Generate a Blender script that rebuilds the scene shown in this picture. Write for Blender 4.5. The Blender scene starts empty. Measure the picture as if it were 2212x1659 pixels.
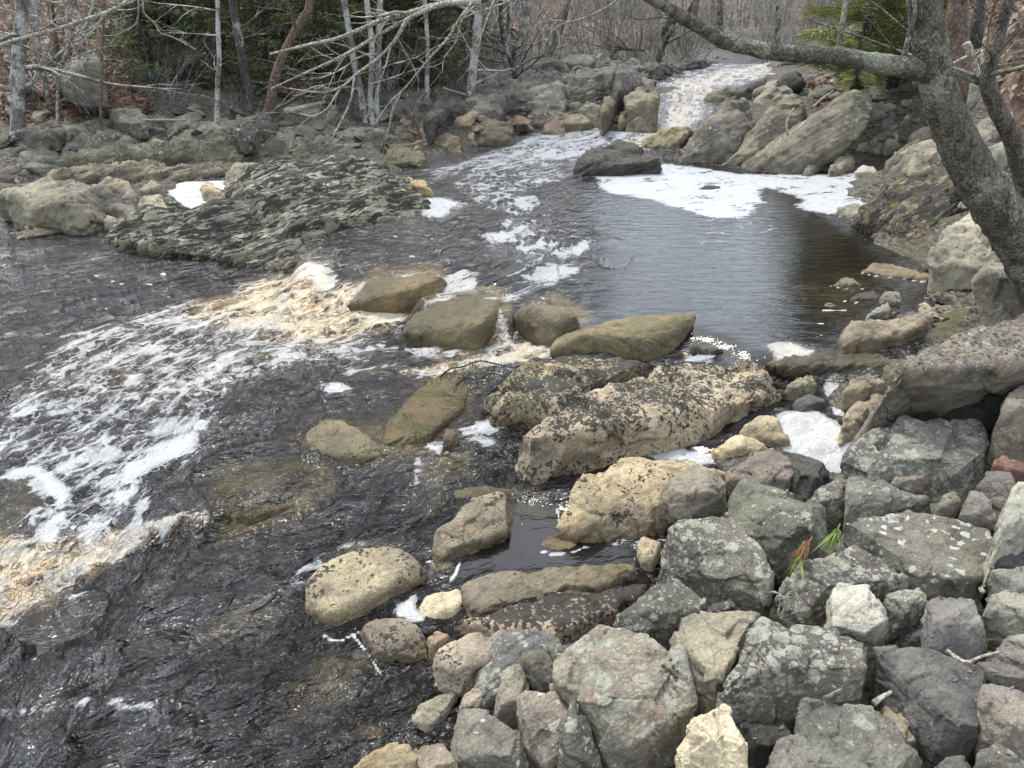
import bpy, bmesh, math, random
import numpy as np
from mathutils import Vector

SC = bpy.context.scene
COL = SC.collection
R_ = math.radians
random.seed(7)

# ------------------------------------------------------------------ camera
HC, PITCH, FPX = 2.7, R_(26.0), 1662.0          # eye height over the lower water, tilt, focal length in photo units
CP, SP = math.cos(PITCH), math.sin(PITCH)
cam = bpy.data.objects.new('camera', bpy.data.cameras.new('camera'))
COL.objects.link(cam)
cam.location = (0, 0, HC)
cam.rotation_euler = (R_(90) - PITCH, 0, 0)
cam.data.sensor_width = 36
cam.data.lens = 36 * FPX / 2212
cam.data.clip_start, cam.data.clip_end = 0.05, 600
SC.camera = cam
# ------------------------------------------------------------------ sky, sun, exposure (bright overcast)
SUN_EL, SUN_AZ = R_(58), R_(-35)                  # azimuth measured from +Y towards +X
W = bpy.data.worlds.new('World'); SC.world = W; W.use_nodes = True
wn, wl = W.node_tree.nodes, W.node_tree.links
bg = wn['Background']; bg.inputs['Strength'].default_value = 0.13
sky = wn.new('ShaderNodeTexSky'); sky.sky_type = 'NISHITA'; sky.sun_disc = False
sky.sun_elevation, sky.sun_rotation = SUN_EL, SUN_AZ
sky.air_density, sky.dust_density, sky.ozone_density = 1.0, 3.0, 1.0
mx = wn.new('ShaderNodeMix'); mx.data_type = 'RGBA'; mx.inputs['Factor'].default_value = 0.68
mx.inputs['B'].default_value = (7.2, 7.8, 8.6, 1)   # cloud cover, in the sky's own units
wl.new(sky.outputs[0], mx.inputs['A']); wl.new(mx.outputs['Result'], bg.inputs['Color'])
sun = bpy.data.objects.new('sun', bpy.data.lights.new('sun', 'SUN'))
COL.objects.link(sun)
sun.data.energy, sun.data.angle, sun.data.color = 1.9, R_(12), (1, .97, .92)
sun.rotation_euler = (R_(90) - SUN_EL, 0, math.pi - SUN_AZ)
SC.view_settings.view_transform = 'Standard'; SC.view_settings.look = 'None'
SC.view_settings.exposure, SC.view_settings.gamma = 1.15, 1
SC.cycles.max_bounces = 5; SC.cycles.diffuse_bounces = 3; SC.cycles.glossy_bounces = 3
SC.cycles.transparent_max_bounces = 6

# ------------------------------------------------------------------ helpers
def ray(px, py):
    u, v = (px - 1106) / FPX, (829.5 - py) / FPX
    return np.array([u, CP + v * SP, -SP + v * CP])
def at_z(px, py, z):                               # the point of that sight line at a height
    d = ray(px, py); t = (HC - z) / max(1e-4, -d[2]); return np.array([0, 0, HC]) + d * t
def at_y(px, py, y):                               # ... at a distance up the river
    d = ray(px, py); return np.array([0, 0, HC]) + d * (y / d[1])
def vn(p, seed=0):                                 # value noise, -1..1
    i = np.floor(p).astype(np.int64); f = p - i; f = f * f * f * (f * (f * 6 - 15) + 10)
    r = 0
    for dx in (0, 1):
        wx = f[:, 0] if dx else 1 - f[:, 0]
        for dy in (0, 1):
            wy = f[:, 1] if dy else 1 - f[:, 1]
            for dz in (0, 1):
                wz = f[:, 2] if dz else 1 - f[:, 2]
                n = ((i[:, 0] + dx) * 374761393 + (i[:, 1] + dy) * 668265263 + (i[:, 2] + dz) * 1440662683 + seed * 974634777) & 0xffffffff
                n = ((n ^ (n >> 13)) * 1274126177) & 0xffffffff
                n = n ^ (n >> 16)
                r = r + wx * wy * wz * ((n & 0xffff) / 32767.5 - 1)
    return r
def fbm(p, o=4, seed=0, g=.5):
    r, a = 0, 1.0
    for k in range(o):
        r = r + a * vn(p, seed + k * 17); p = p * 2.03 + 11.3; a *= g
    return r
def sstep(a, b, x):
    t = np.clip((x - a) / (b - a), 0, 1); return t * t * (3 - 2 * t)
def idw(ctrl, xy, p=3.0, eps=.05):
    c = np.asarray(ctrl); out = np.empty(len(xy))
    for s in range(0, len(xy), 20000):
        q = xy[s:s + 20000]
        d2 = (q[:, None, 0] - c[None, :, 0]) ** 2 + (q[:, None, 1] - c[None, :, 1]) ** 2 + eps * eps
        w = d2 ** (-p / 2); out[s:s + 20000] = (w * c[None, :, 2]).sum(1) / w.sum(1)
    return out
def poly_sd(poly, xy):                             # signed distance to a polygon, positive inside
    P = np.asarray(poly); n = len(P); d = np.full(len(xy), 1e9); ins = np.zeros(len(xy), bool)
    for k in range(n):
        a, b = P[k], P[(k + 1) % n]; ab = b - a
        t = np.clip(((xy - a) @ ab) / max(1e-9, ab @ ab), 0, 1)
        d = np.minimum(d, np.hypot(*(xy - a - t[:, None] * ab).T))
        c = (a[1] > xy[:, 1]) != (b[1] > xy[:, 1])
        if a[1] != b[1]:
            ins ^= c & (xy[:, 0] < (b[0] - a[0]) * (xy[:, 1] - a[1]) / (b[1] - a[1]) + a[0])
    return np.where(ins, d, -d)
def line_d(pts, xy):
    P = np.asarray(pts); d = np.full(len(xy), 1e9)
    for a, b in zip(P[:-1], P[1:]):
        ab = b - a; t = np.clip(((xy - a) @ ab) / max(1e-9, ab @ ab), 0, 1)
        d = np.minimum(d, np.hypot(*(xy - a - t[:, None] * ab).T))
    return d
def tag(o, label=None, cat=None, group=None, kind=None):
    if label: o['label'] = label
    if cat: o['category'] = cat
    if group: o['group'] = group
    if kind: o['kind'] = kind
    return o
def np_mesh(name, co, faces):                      # faces: n x 3 or n x 4
    me = bpy.data.meshes.new(name); n, k = faces.shape
    me.vertices.add(len(co)); me.vertices.foreach_set('co', np.ascontiguousarray(co, dtype=np.float32).ravel())
    me.loops.add(n * k); me.loops.foreach_set('vertex_index', np.ascontiguousarray(faces, dtype=np.int32).ravel())
    me.polygons.add(n); me.polygons.foreach_set('loop_start', np.arange(0, n * k, k, dtype=np.int32))
    me.polygons.foreach_set('use_smooth', np.ones(n, bool))
    me.update(calc_edges=True); me.validate(); return me
def link(name, me, mat, parent=None):
    o = bpy.data.objects.new(name, me); COL.objects.link(o)
    if mat and not me.materials: me.materials.append(mat)
    if parent: o.parent = parent
    return o
def empty(name, loc):
    o = bpy.data.objects.new(name, None); COL.objects.link(o); o.location = loc; o.empty_display_size = .2; return o
def attr(me, name, val):
    a = me.attributes.new(name, 'FLOAT', 'POINT'); a.data.foreach_set('value', np.ascontiguousarray(val, dtype=np.float32))
def vattr(me, name, val):
    a = me.attributes.new(name, 'FLOAT_VECTOR', 'POINT'); a.data.foreach_set('vector', np.ascontiguousarray(val, dtype=np.float32).ravel())
def fan(y0, y1, n, u0, u1, m):                     # a ground sheet whose cells grow with distance
    ys = np.geomspace(y0, y1, n); us = np.linspace(u0, u1, m)
    Y, U = np.meshgrid(ys, us, indexing='ij'); X = U * (Y + .35)
    idx = np.arange(n * m).reshape(n, m)
    f = np.stack([idx[:-1, :-1], idx[:-1, 1:], idx[1:, 1:], idx[1:, :-1]], -1).reshape(-1, 4)
    return np.stack([X.ravel(), Y.ravel()], 1), f
class MB:                                          # tubes and leaves gathered into ONE mesh
    def __init__(s): s.v, s.f = [], []
    def tube(s, path, rad, k=6, cap=True, wob=0.0, seed=0):
        P = [Vector(p) for p in path]; n = len(P); b = len(s.v)
        rnd = random.Random(seed); up = None
        for i in range(n):
            t = (P[min(i + 1, n - 1)] - P[max(i - 1, 0)])
            if t.length < 1e-6: t = Vector((0, 0, 1))
            t.normalize()
            if up is None:
                up = Vector((1, 0, 0)) if abs(t.x) < .8 else Vector((0, 1, 0))
            a = (up - t * up.dot(t)).normalized(); c = t.cross(a); up = a
            for j in range(k):
                th = 2 * math.pi * j / k; r = rad[i] * (1 + wob * rnd.uniform(-1, 1))
                s.v.append(P[i] + a * (math.cos(th) * r) + c * (math.sin(th) * r))
        for i in range(n - 1):
            for j in range(k):
                q = b + i * k; s.f.append((q + j, q + (j + 1) % k, q + k + (j + 1) % k, q + k + j))
        if cap:
            s.f.append(tuple(b + (n - 1) * k + j for j in range(k)))
            s.f.append(tuple(b + k - 1 - j for j in range(k)))
    def quad(s, p, a, b):
        i = len(s.v); s.v += [p, p + a * .5 + b * .5, p + a, p + a * .5 - b * .5]; s.f.append((i, i + 1, i + 2, i + 3))
    def tri(s, p, a, b):
        i = len(s.v); s.v += [p - b, p + b, p + a]; s.f.append((i, i + 1, i + 2))
    def build(s, name, mat, parent=None, smooth=True, origin=None):
        me = bpy.data.meshes.new(name); o3 = Vector(origin) if origin is not None else Vector()
        me.from_pydata([tuple(Vector(v) - o3) for v in s.v], [], s.f)
        if smooth: me.polygons.foreach_set('use_smooth', [True] * len(me.polygons))
        me.update(); o = link(name, me, mat, parent)
        if origin is not None and parent is None: o.location = o3
        return o
def spline(pts, m=5):                              # Catmull-Rom through the points (any dimension)
    P = [np.asarray(p, float) for p in pts]; P = [2 * P[0] - P[1]] + P + [2 * P[-1] - P[-2]]; out = []
    for i in range(1, len(P) - 2):
        for k in range(m):
            t = k / m; a, b, c, d = P[i - 1:i + 3]
            out.append(.5 * (2 * b + (c - a) * t + (2 * a - 5 * b + 4 * c - d) * t * t + (3 * b - a - 3 * c + d) * t ** 3))
    out.append(P[-2]); return out

# ------------------------------------------------------------------ node helpers
class NT:
    def __init__(s, name):
        s.m = bpy.data.materials.new(name); s.m.use_nodes = True; s.t = s.m.node_tree; s.n, s.l = s.t.nodes, s.t.links
        s.b = s.n['Principled BSDF']
    def put(s, sock, v):
        if isinstance(v, bpy.types.NodeSocket): s.l.new(v, sock)
        elif v is not None:
            try: sock.default_value = v
            except Exception: sock.default_value = (*v, 1)
    def math(s, op, a, b=None, c=None, clamp=False):
        n = s.n.new('ShaderNodeMath'); n.operation = op; n.use_clamp = clamp
        for k, v in enumerate((a, b, c)):
            if v is not None: s.put(n.inputs[k], v)
        return n.outputs[0]
    def vmath(s, op, a, b=None):
        n = s.n.new('ShaderNodeVectorMath'); n.operation = op; s.put(n.inputs[0], a)
        if b is not None: s.put(n.inputs[1], b)
        return n.outputs[0]
    def noise(s, vec, scale, detail=4, rough=.55, dist=0.0):
        n = s.n.new('ShaderNodeTexNoise'); s.put(n.inputs['Vector'], vec)
        for k, v in (('Scale', scale), ('Detail', detail), ('Roughness', rough), ('Distortion', dist)): s.put(n.inputs[k], v)
        return n.outputs['Fac']
    def vor(s, vec, scale, feature='F1', out='Distance', rnd=1.0):
        n = s.n.new('ShaderNodeTexVoronoi'); n.feature = feature; s.put(n.inputs['Vector'], vec)
        s.put(n.inputs['Scale'], scale); s.put(n.inputs['Randomness'], rnd); return n.outputs[out]
    def mix(s, f, a, b, mode='MIX'):
        n = s.n.new('ShaderNodeMix'); n.data_type = 'RGBA'; n.blend_type = mode
        s.put(n.inputs[0], f); s.put(n.inputs[6], a); s.put(n.inputs[7], b); return n.outputs[2]
    def ss(s, x, a, b):                            # smoothstep
        n = s.n.new('ShaderNodeMapRange'); n.interpolation_type = 'SMOOTHSTEP'
        s.put(n.inputs[0], x); s.put(n.inputs[1], a); s.put(n.inputs[2], b); return n.outputs[0]
    def at(s, name, kind='GEOMETRY', out='Fac'):
        n = s.n.new('ShaderNodeAttribute'); n.attribute_name = name; n.attribute_type = kind; return n.outputs[out]
    def geo(s, out='Position'):
        return s.n.new('ShaderNodeNewGeometry').outputs[out]
    def oi(s, out):
        return s.n.new('ShaderNodeObjectInfo').outputs[out]
    def sep(s, v, k):
        n = s.n.new('ShaderNodeSeparateXYZ'); s.put(n.inputs[0], v); return n.outputs[k]
    def bump(s, h, strength, dist, normal=None):
        n = s.n.new('ShaderNodeBump'); s.put(n.inputs['Strength'], strength); s.put(n.inputs['Distance'], dist)
        s.put(n.inputs['Height'], h)
        if normal is not None: s.put(n.inputs['Normal'], normal)
        return n.outputs[0]
    def set(s, **k):
        for a, v in k.items(): s.put(s.b.inputs[a.replace('_', ' ')], v)
        return s.m
# ------------------------------------------------------------------ materials
NB = np.array([-.50, .62, .60]); NB /= np.linalg.norm(NB)          # the beds of the ledges tilt this way
BT = np.array([.80, .60, .08]); BT -= NB * (NB @ BT); BT /= np.linalg.norm(BT); BU = np.cross(NB, BT)
def _mixf(s, f, a, b):
    n = s.n.new('ShaderNodeMix'); s.put(n.inputs[0], f); s.put(n.inputs[2], a); s.put(n.inputs[3], b); return n.outputs[0]
NT.mixf = _mixf
def make_rock():
    t = NT('rock')
    pos = t.vmath('ADD', t.geo(), t.math('MULTIPLY', t.oi('Random'), 37.0))
    nz = t.sep(t.geo('Normal'), 2)
    tint = t.oi('Color')
    P = lambda n: t.at(n, 'OBJECT')
    n1 = t.noise(pos, 2.6, 5, .6); n2 = t.noise(pos, 11, 6, .68, .5); n3 = t.noise(pos, 85, 5, .78)
    col = t.mix(t.ss(n1, .36, .64), t.mix(1, tint, (.66, .63, .62, 1), 'MULTIPLY'), t.mix(1, tint, (1.2, 1.16, 1.05, 1), 'MULTIPLY'))
    # iron-brown and grey weathering
    col = t.mix(t.math('MULTIPLY', t.ss(t.noise(pos, 5.3, 4, .6, 1.2), .52, .68), .32), col, t.mix(1, tint, (1.12, .86, .62, 1), 'MULTIPLY'))
    col = t.mix(t.math('MULTIPLY', t.ss(n2, .48, .66), .7), col, t.mix(1, col, (.48, .48, .50, 1), 'MULTIPLY'))
    col = t.mix(t.math('MULTIPLY', t.ss(n3, .32, .68), .72), t.mix(1, col, (1.4, 1.4, 1.37, 1), 'MULTIPLY'), t.mix(1, col, (.55, .54, .52, 1), 'MULTIPLY'))
    # thin bedding lines
    cb = t.n.new('ShaderNodeCombineXYZ')
    for k, (ax, sc) in enumerate(((NB, 1), (BT, 1), (BU, 1))):
        dn = t.n.new('ShaderNodeVectorMath'); dn.operation = 'DOT_PRODUCT'; t.put(dn.inputs[0], pos); dn.inputs[1].default_value = tuple(ax); t.l.new(dn.outputs['Value'], cb.inputs[k])
    L = cb.outputs[0]; bl = t.noise(t.vmath('MULTIPLY', L, (46, 5, 9)), 1.0, 3, .6, .4); lay = P('strat')
    col = t.mix(t.math('MULTIPLY', t.ss(bl, .55, .72), .35), col, t.mix(1, col, (.5, .48, .46, 1), 'MULTIPLY'))
    # crusty lichen rounds, two sizes
    wob = t.n.new('ShaderNodeTexNoise'); t.put(wob.inputs['Vector'], pos); t.put(wob.inputs['Scale'], 22.0); t.put(wob.inputs['Detail'], 3.0)
    dv = t.vmath('ADD', pos, t.vmath('MULTIPLY', t.vmath('SUBTRACT', wob.outputs['Color'], (.5, .5, .5)), (.055, .055, .055)))
    li = P('lichen')
    patch = t.noise(pos, 2.1, 3, .6)
    lm = None
    for sc, tn in ((12, .42), (26, .40), (58, .4)):
        n = t.n.new('ShaderNodeTexVoronoi'); t.put(n.inputs['Vector'], dv); t.put(n.inputs['Scale'], float(sc))
        rn = t.sep(n.outputs['Color'], 0)
        lim = t.math('MULTIPLY', t.math('SUBTRACT', t.math('ADD', li, t.math('MULTIPLY', t.math('SUBTRACT', patch, .5), 1.5)), rn), .75)
        m = t.ss(t.math('SUBTRACT', lim, n.outputs['Distance']), -.03, .05)
        lm = m if lm is None else t.math('MAXIMUM', lm, m)
    lm = t.math('MULTIPLY', lm, t.ss(n3, .85, .4))
    lcol = t.mix(t.ss(n2, .4, .65), (.40, .395, .32, 1), (.23, .235, .175, 1))
    col = t.mix(t.math('MULTIPLY', lm, .9), col, lcol)
    # big pale rounds
    n = t.n.new('ShaderNodeTexVoronoi'); t.put(n.inputs['Vector'], dv); t.put(n.inputs['Scale'], 7.5)
    lim = t.math('MULTIPLY', t.math('SUBTRACT', P('pale'), t.sep(n.outputs['Color'], 1)), .5)
    pm = t.math('MULTIPLY', t.ss(t.math('SUBTRACT', lim, n.outputs['Distance']), -.02, .02), t.ss(n3, .7, .4))
    n = t.n.new('ShaderNodeTexVoronoi'); t.put(n.inputs['Vector'], dv); t.put(n.inputs['Scale'], 21.0)
    lim = t.math('MULTIPLY', t.math('SUBTRACT', P('pale'), t.sep(n.outputs['Color'], 1)), .5)
    pm = t.math('MAXIMUM', pm, t.ss(t.math('SUBTRACT', lim, n.outputs['Distance']), -.02, .02))
    col = t.mix(t.math('MULTIPLY', pm, .85), col, (.50, .51, .44, 1))
    # black lichen specks and sheets
    sp = P('spots')
    s1 = t.noise(pos, 46, 4, .6, .3); s2 = t.noise(pos, 3.4, 5, .62, .4); s4 = t.noise(pos, 15, 4, .6); sl = t.noise(t.vmath('MULTIPLY', L, (30, 4.5, 8)), 1.0, 5, .66, .5); s2 = t.mixf(t.math('MULTIPLY', lay, .75), s2, t.noise(t.vmath('MULTIPLY', L, (15, 2.6, 5)), 1.0, 4, .6, .5))
    s1 = t.mixf(lay, s1, sl); s4 = t.mixf(lay, s4, t.noise(t.vmath('MULTIPLY', L, (10, 1.6, 3)), 1.0, 4, .6, .3))
    sv = t.math('ADD', t.math('ADD', t.math('MULTIPLY', s1, .75), t.math('MULTIPLY', s4, .45)), t.math('ADD', t.math('MULTIPLY', s2, .62), t.math('MULTIPLY', nz, .10)))
    thr = t.math('SUBTRACT', 1.33, t.math('MULTIPLY', sp, .48))
    sm = t.ss(sv, thr, t.math('ADD', thr, .05))
    sm = t.math('MULTIPLY', sm, t.ss(sp, 0.0, .05))
    col = t.mix(t.math('MULTIPLY', sm, .93), col, t.mix(n3, (.012, .012, .010, 1), (.035, .033, .026, 1)))
    # moss
    mo = P('moss')
    mv = t.math('ADD', t.math('MULTIPLY', t.noise(pos, 4.5, 5, .65), 1.0), t.math('MULTIPLY', nz, .22))
    mt = t.math('SUBTRACT', .98, t.math('MULTIPLY', mo, .6))
    mm = t.math('MULTIPLY', t.ss(mv, mt, t.math('ADD', mt, .12)), t.ss(mo, 0.0, .05))
    col = t.mix(t.math('MULTIPLY', mm, .85), col, t.mix(n3, (.05, .065, .012, 1), (.19, .19, .035, 1)))
    # wet band where the water laps (wl = that water's height)
    z = t.sep(t.geo(), 2)
    wet = t.ss(t.math('SUBTRACT', z, t.math('ADD', P('wl'), t.math('MULTIPLY', t.math('SUBTRACT', n1, .3), .18))), .06, .0)
    wet = t.math('MAXIMUM', wet, P('wet'))
    col = t.mix(t.math('MULTIPLY', wet, .9), col, t.mix(1, col, (.46, .42, .32, 1), 'MULTIPLY'))
    ro = t.math('SUBTRACT', .88, t.math('MULTIPLY', wet, .62))
    h = t.math('ADD', t.math('MULTIPLY', n2, 1.0), t.math('ADD', t.math('MULTIPLY', n3, .45), t.math('ADD', t.math('MULTIPLY', sm, .22), t.math('MULTIPLY', bl, .5))))
    nb = t.bump(h, 1.0, .026)
    return t.set(Base_Color=col, Roughness=ro, Normal=nb)
ROCK = make_rock()

def make_ground():
    t = NT('forest_floor')
    pos = t.geo(); lf = t.at('leaf')
    n1 = t.noise(pos, 1.4, 5, .6); n2 = t.noise(pos, 9, 5, .65); n3 = t.noise(pos, 45, 3, .7)
    v = t.n.new('ShaderNodeTexVoronoi'); t.put(v.inputs['Vector'], t.vmath('MULTIPLY', pos, (1, 1, .6))); t.put(v.inputs['Scale'], 13.0)
    lv = t.mix(t.sep(v.outputs['Color'], 0), (.085, .055, .038, 1), (.20, .13, .09, 1))
    lv = t.mix(t.ss(t.sep(v.outputs['Color'], 1), .82, .9), lv, (.36, .30, .23, 1))
    lv = t.mix(t.math('MULTIPLY', t.ss(n2, .45, .62), .6), lv, (.035, .025, .018, 1))
    n4 = t.noise(t.vmath('MULTIPLY', pos, (1, .6, 3)), 16, 6, .72, .6)
    rk = t.mix(t.ss(n4, .40, .62), (.018, .017, .015, 1), (.17, .155, .12, 1))
    rk = t.mix(t.math('MULTIPLY', t.ss(n1, .5, .62), .5), rk, (.085, .085, .04, 1)); rk = t.mix(t.math('MULTIPLY', t.ss(n2, .52, .64), .5), rk, (.12, .075, .05, 1))
    rk = t.mix(t.ss(n3, .45, .75), rk, t.mix(1, rk, (.45, .45, .45, 1), 'MULTIPLY'))
    f = t.ss(t.math('ADD', lf, t.math('MULTIPLY', t.math('SUBTRACT', n2, .5), .8)), .4, .6)
    col = t.mix(f, rk, lv)
    mo = t.math('MULTIPLY', t.ss(t.math('ADD', t.math('MULTIPLY', t.at('mossy'), .8), t.math('ADD', t.math('MULTIPLY', t.math('SUBTRACT', n1, .5), 1.4), t.math('SUBTRACT', n2, .5))), .5, .8), .8)
    col = t.mix(mo, col, t.mix(n3, (.04, .045, .012, 1), (.15, .145, .035, 1)))
    h = t.math('ADD', t.math('MULTIPLY', n2, 1.0), t.math('ADD', t.math('MULTIPLY', n3, .5), t.math('MULTIPLY', v.outputs['Distance'], .4)))
    return t.set(Base_Color=col, Roughness=.92, Normal=t.bump(h, .9, .06))
GROUND = make_ground()

def make_water():
    t = NT('tea_water')
    fuv = t.at('fuv', out='Vector'); pos = t.geo()
    foam, warm, shal, turb, pool, fleck = (t.at(n) for n in ('foam', 'warm', 'shallow', 'turb', 'pool', 'fleck'))
    # floating foam: stretched along the current, holed like lace, bubbly close up
    st = t.vmath('MULTIPLY', fuv, (1.3, 2.9, 1)); a = t.noise(st, 1.5, 3, .5, .7)
    b = t.noise(t.vmath('MULTIPLY', fuv, (1, 2.2, 1)), 6.5, 5, .66, .6)
    lace = t.vor(t.vmath('ADD', t.vmath('MULTIPLY', fuv, (3.0, 5.6, 1)), t.vmath('MULTIPLY', t.vmath('SUBTRACT', t.mixnoise(pos, 7), (.5, .5, .5)), (1.1, 1.1, 0))), 1.0, 'DISTANCE_TO_EDGE')
    lw = t.ss(lace, .16, .02)
    val = t.math('ADD', t.math('SUBTRACT', t.math('MULTIPLY', foam, 1.25), .62), t.math('ADD', t.math('MULTIPLY', t.math('SUBTRACT', a, .5), 2.5), t.math('ADD', t.math('MULTIPLY', t.math('SUBTRACT', b, .5), 1.5), t.math('MULTIPLY', t.math('SUBTRACT', lw, .4), .42))))
    fm = t.math('MULTIPLY', t.ss(val, -.06, .30), t.ss(foam, .02, .12))
    bub = t.vor(pos, 75, 'F1'); 
    bc = t.ss(bub, .75, .25)
    thin = t.ss(val, .05, .5)                      # ragged edges of a raft are single bubbles
    fm = t.math('MULTIPLY', fm, t.math('ADD', t.math('ADD', .30, t.math('MULTIPLY', thin, .55)), t.math('MULTIPLY', bc, .3), clamp=True), clamp=True)
    l2 = t.vor(t.vmath('ADD', t.vmath('MULTIPLY', fuv, (6.5, 11, 1)), t.vmath('MULTIPLY', t.mixnoise(pos, 12), (1.6, 1.6, 0))), 1.0, 'DISTANCE_TO_EDGE')
    net = t.math('MULTIPLY', t.math('MULTIPLY', t.ss(l2, .11, .015), t.ss(t.math('ADD', foam, t.math('MULTIPLY', t.math('SUBTRACT', b, .5), 1.2)), .36, .62)), .6)
    fm = t.math('MAXIMUM', t.math('MULTIPLY', fm, t.math('ADD', .74, t.math('MULTIPLY', t.ss(foam, .75, 1.1), .26))), t.math('MULTIPLY', net, t.ss(foam, .1, .3)))
    # drifting flecks
    fv = t.n.new('ShaderNodeTexVoronoi'); t.put(fv.inputs['Vector'], t.vmath('ADD', t.vmath('MULTIPLY', pos, (1, 1.5, 0)), t.vmath('MULTIPLY', t.mixnoise(pos, 9), (.10, .10, 0)))); t.put(fv.inputs['Scale'], 7.0)
    rr = t.sep(fv.outputs['Color'], 0)
    fk = t.ss(t.math('SUBTRACT', t.math('MULTIPLY', t.math('SUBTRACT', fleck, rr), .5), fv.outputs['Distance']), -.015, .015)
    fv2 = t.n.new('ShaderNodeTexVoronoi'); t.put(fv2.inputs['Vector'], t.vmath('MULTIPLY', pos, (1, 1.7, 0))); t.put(fv2.inputs['Scale'], 22.0)
    fk2 = t.ss(t.math('SUBTRACT', t.math('MULTIPLY', t.math('SUBTRACT', fleck, t.sep(fv2.outputs['Color'], 0)), .5), fv2.outputs['Distance']), -.03, .03)
    fm = t.math('MAXIMUM', fm, t.math('MAXIMUM', fk, fk2))
    # the water itself: dark peat tea, amber where thin or full of air
    n2 = t.noise(t.vmath('MULTIPLY', fuv, (1, 2.4, 1)), 5, 5, .6, .6)
    bd = t.noise(pos, 7, 5, .65)
    wc = t.mix(t.math('MULTIPLY', shal, t.math('ADD', .3, t.math('MULTIPLY', t.ss(bd, .3, .65), .6))), (.010, .008, .007, 1), t.mix(bd, (.05, .037, .016, 1), (.21, .165, .075, 1)))
    wc = t.mix(t.math('MULTIPLY', warm, t.ss(n2, .36, .62)), wc, t.mix(b, (.26, .15, .07, 1), (.55, .40, .21, 1)))
    fc = t.mix(t.math('MULTIPLY', warm, t.ss(t.noise(pos, 3, 3), .22, .55)), (.43, .44, .445, 1), (.52, .455, .32, 1))
    fc = t.mix(t.math('MULTIPLY', t.ss(bub, .25, .7), .14), fc, t.mix(1, fc, (.62, .62, .64, 1), 'MULTIPLY'))
    fc = t.mix(t.math('MULTIPLY', t.ss(b, .42, .60), .42), fc, t.mix(1, fc, (.62, .63, .66, 1), 'MULTIPLY'))
    fz = t.noise(pos, 26, 4, .7); fc = t.mix(t.math('MULTIPLY', t.ss(fz, .42, .66), t.math('ADD', .12, t.math('MULTIPLY', warm, .3))), fc, t.mix(1, fc, (.66, .55, .40, 1), 'MULTIPLY'))
    col = t.mix(fm, wc, fc)
    ro = t.math('ADD', .045, t.math('MULTIPLY', fm, .6))
    # ripples
    r1 = t.noise(t.vmath('MULTIPLY', fuv, (1, 1.7, 1)), 4.2, 3, .55, .5)
    r2 = t.noise(t.vmath('MULTIPLY', fuv, (1, 1.9, 1)), 12, 3, .6, .8); r3 = t.noise(t.vmath('MULTIPLY', fuv, (1, 1.7, 1)), 34, 2, .6, .6)
    calm = t.ss(t.noise(t.vmath('MULTIPLY', fuv, (1, 2.0, 1)), 1.3, 3, .55, .5), .36, .62)
    rp = t.noise(t.vmath('MULTIPLY', pos, (.75, 2.6, 1)), 4.2, 4, .55, .6)
    rp2 = t.noise(t.vmath('MULTIPLY', pos, (.9, 2.4, 1)), 13, 3, .6, .5)
    r2 = t.math('ABSOLUTE', t.math('SUBTRACT', r2, .5))
    hf = t.math('ADD', t.math('MULTIPLY', r1, 2.2), t.math('MULTIPLY', t.math('ADD', .25, calm), t.math('ADD', t.math('MULTIPLY', r2, 1.1), t.math('MULTIPLY', r3, .16)))); hp = t.math('ADD', rp, t.math('MULTIPLY', rp2, .3))
    h = t.math('ADD', t.math('MULTIPLY', hf, t.math('SUBTRACT', 1.0, pool)), t.math('MULTIPLY', hp, t.math('MULTIPLY', pool, .31)))
    nb = t.bump(h, t.math('MULTIPLY', turb, t.math('SUBTRACT', 1.0, t.math('MULTIPLY', fm, .75)), clamp=True), .12)
    nb = t.bump(t.math('ADD', t.math('MULTIPLY', fm, .6), t.math('MULTIPLY', t.math('MULTIPLY', fm, bc), .2)), .4, .008, nb)
    return t.set(Base_Color=col, Roughness=ro, Normal=nb, IOR=1.55)
def _mixnoise(s, vec, scale):
    n = s.n.new('ShaderNodeTexNoise'); s.put(n.inputs['Vector'], vec); s.put(n.inputs['Scale'], float(scale)); s.put(n.inputs['Detail'], 2.0)
    return n.outputs['Color']
NT.mixnoise = _mixnoise
WATER = make_water()

def make_foam():
    t = NT('foam'); pos = t.geo()
    n = t.noise(pos, 6, 4, .6); b = t.vor(pos, 60, 'F1')
    am = t.math('MULTIPLY', t.ss(t.noise(pos, 4.0, 4, .6, .5), .48, .66), t.at('amber', 'OBJECT'))
    c = t.mix(am, (.58, .565, .51, 1), (.60, .45, .24, 1))
    c = t.mix(t.math('MULTIPLY', t.ss(n, .5, .75), .4), c, t.mix(1, c, (.75, .70, .6, 1), 'MULTIPLY'))
    return t.set(Base_Color=c, Roughness=.75, Normal=t.bump(t.math('ADD', n, t.math('MULTIPLY', b, .25)), .6, .03), Subsurface_Weight=0.0)
FOAM = make_foam()

def make_bark(name, a, b, c, pale, vs=9):
    t = NT(name); pos = t.vmath('ADD', t.geo(), t.math('MULTIPLY', t.oi('Random'), 21.0))
    st = t.vmath('MULTIPLY', pos, (1, 1, .45))
    n1 = t.noise(st, vs * 1.0, 5, .65, .8); v = t.vor(st, vs * 4.0, 'F1'); n2 = t.noise(pos, 3.5, 4, .6)
    col = t.mix(t.ss(n1, .35, .65), a, b); col = t.mix(t.math('MULTIPLY', t.ss(v, .25, .6), .6), col, t.mix(1, col, (.42, .4, .38, 1), 'MULTIPLY'))
    col = t.mix(t.math('MULTIPLY', t.ss(t.math('ADD', n2, t.math('MULTIPLY', t.noise(pos, 30, 4, .7), .5)), 1.0 - pale, 1.12 - pale), .8), col, c)
    return t.set(Base_Color=col, Roughness=.9, Normal=t.bump(t.math('SUBTRACT', t.math('MULTIPLY', n1, .8), v), .9, .03))
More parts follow.
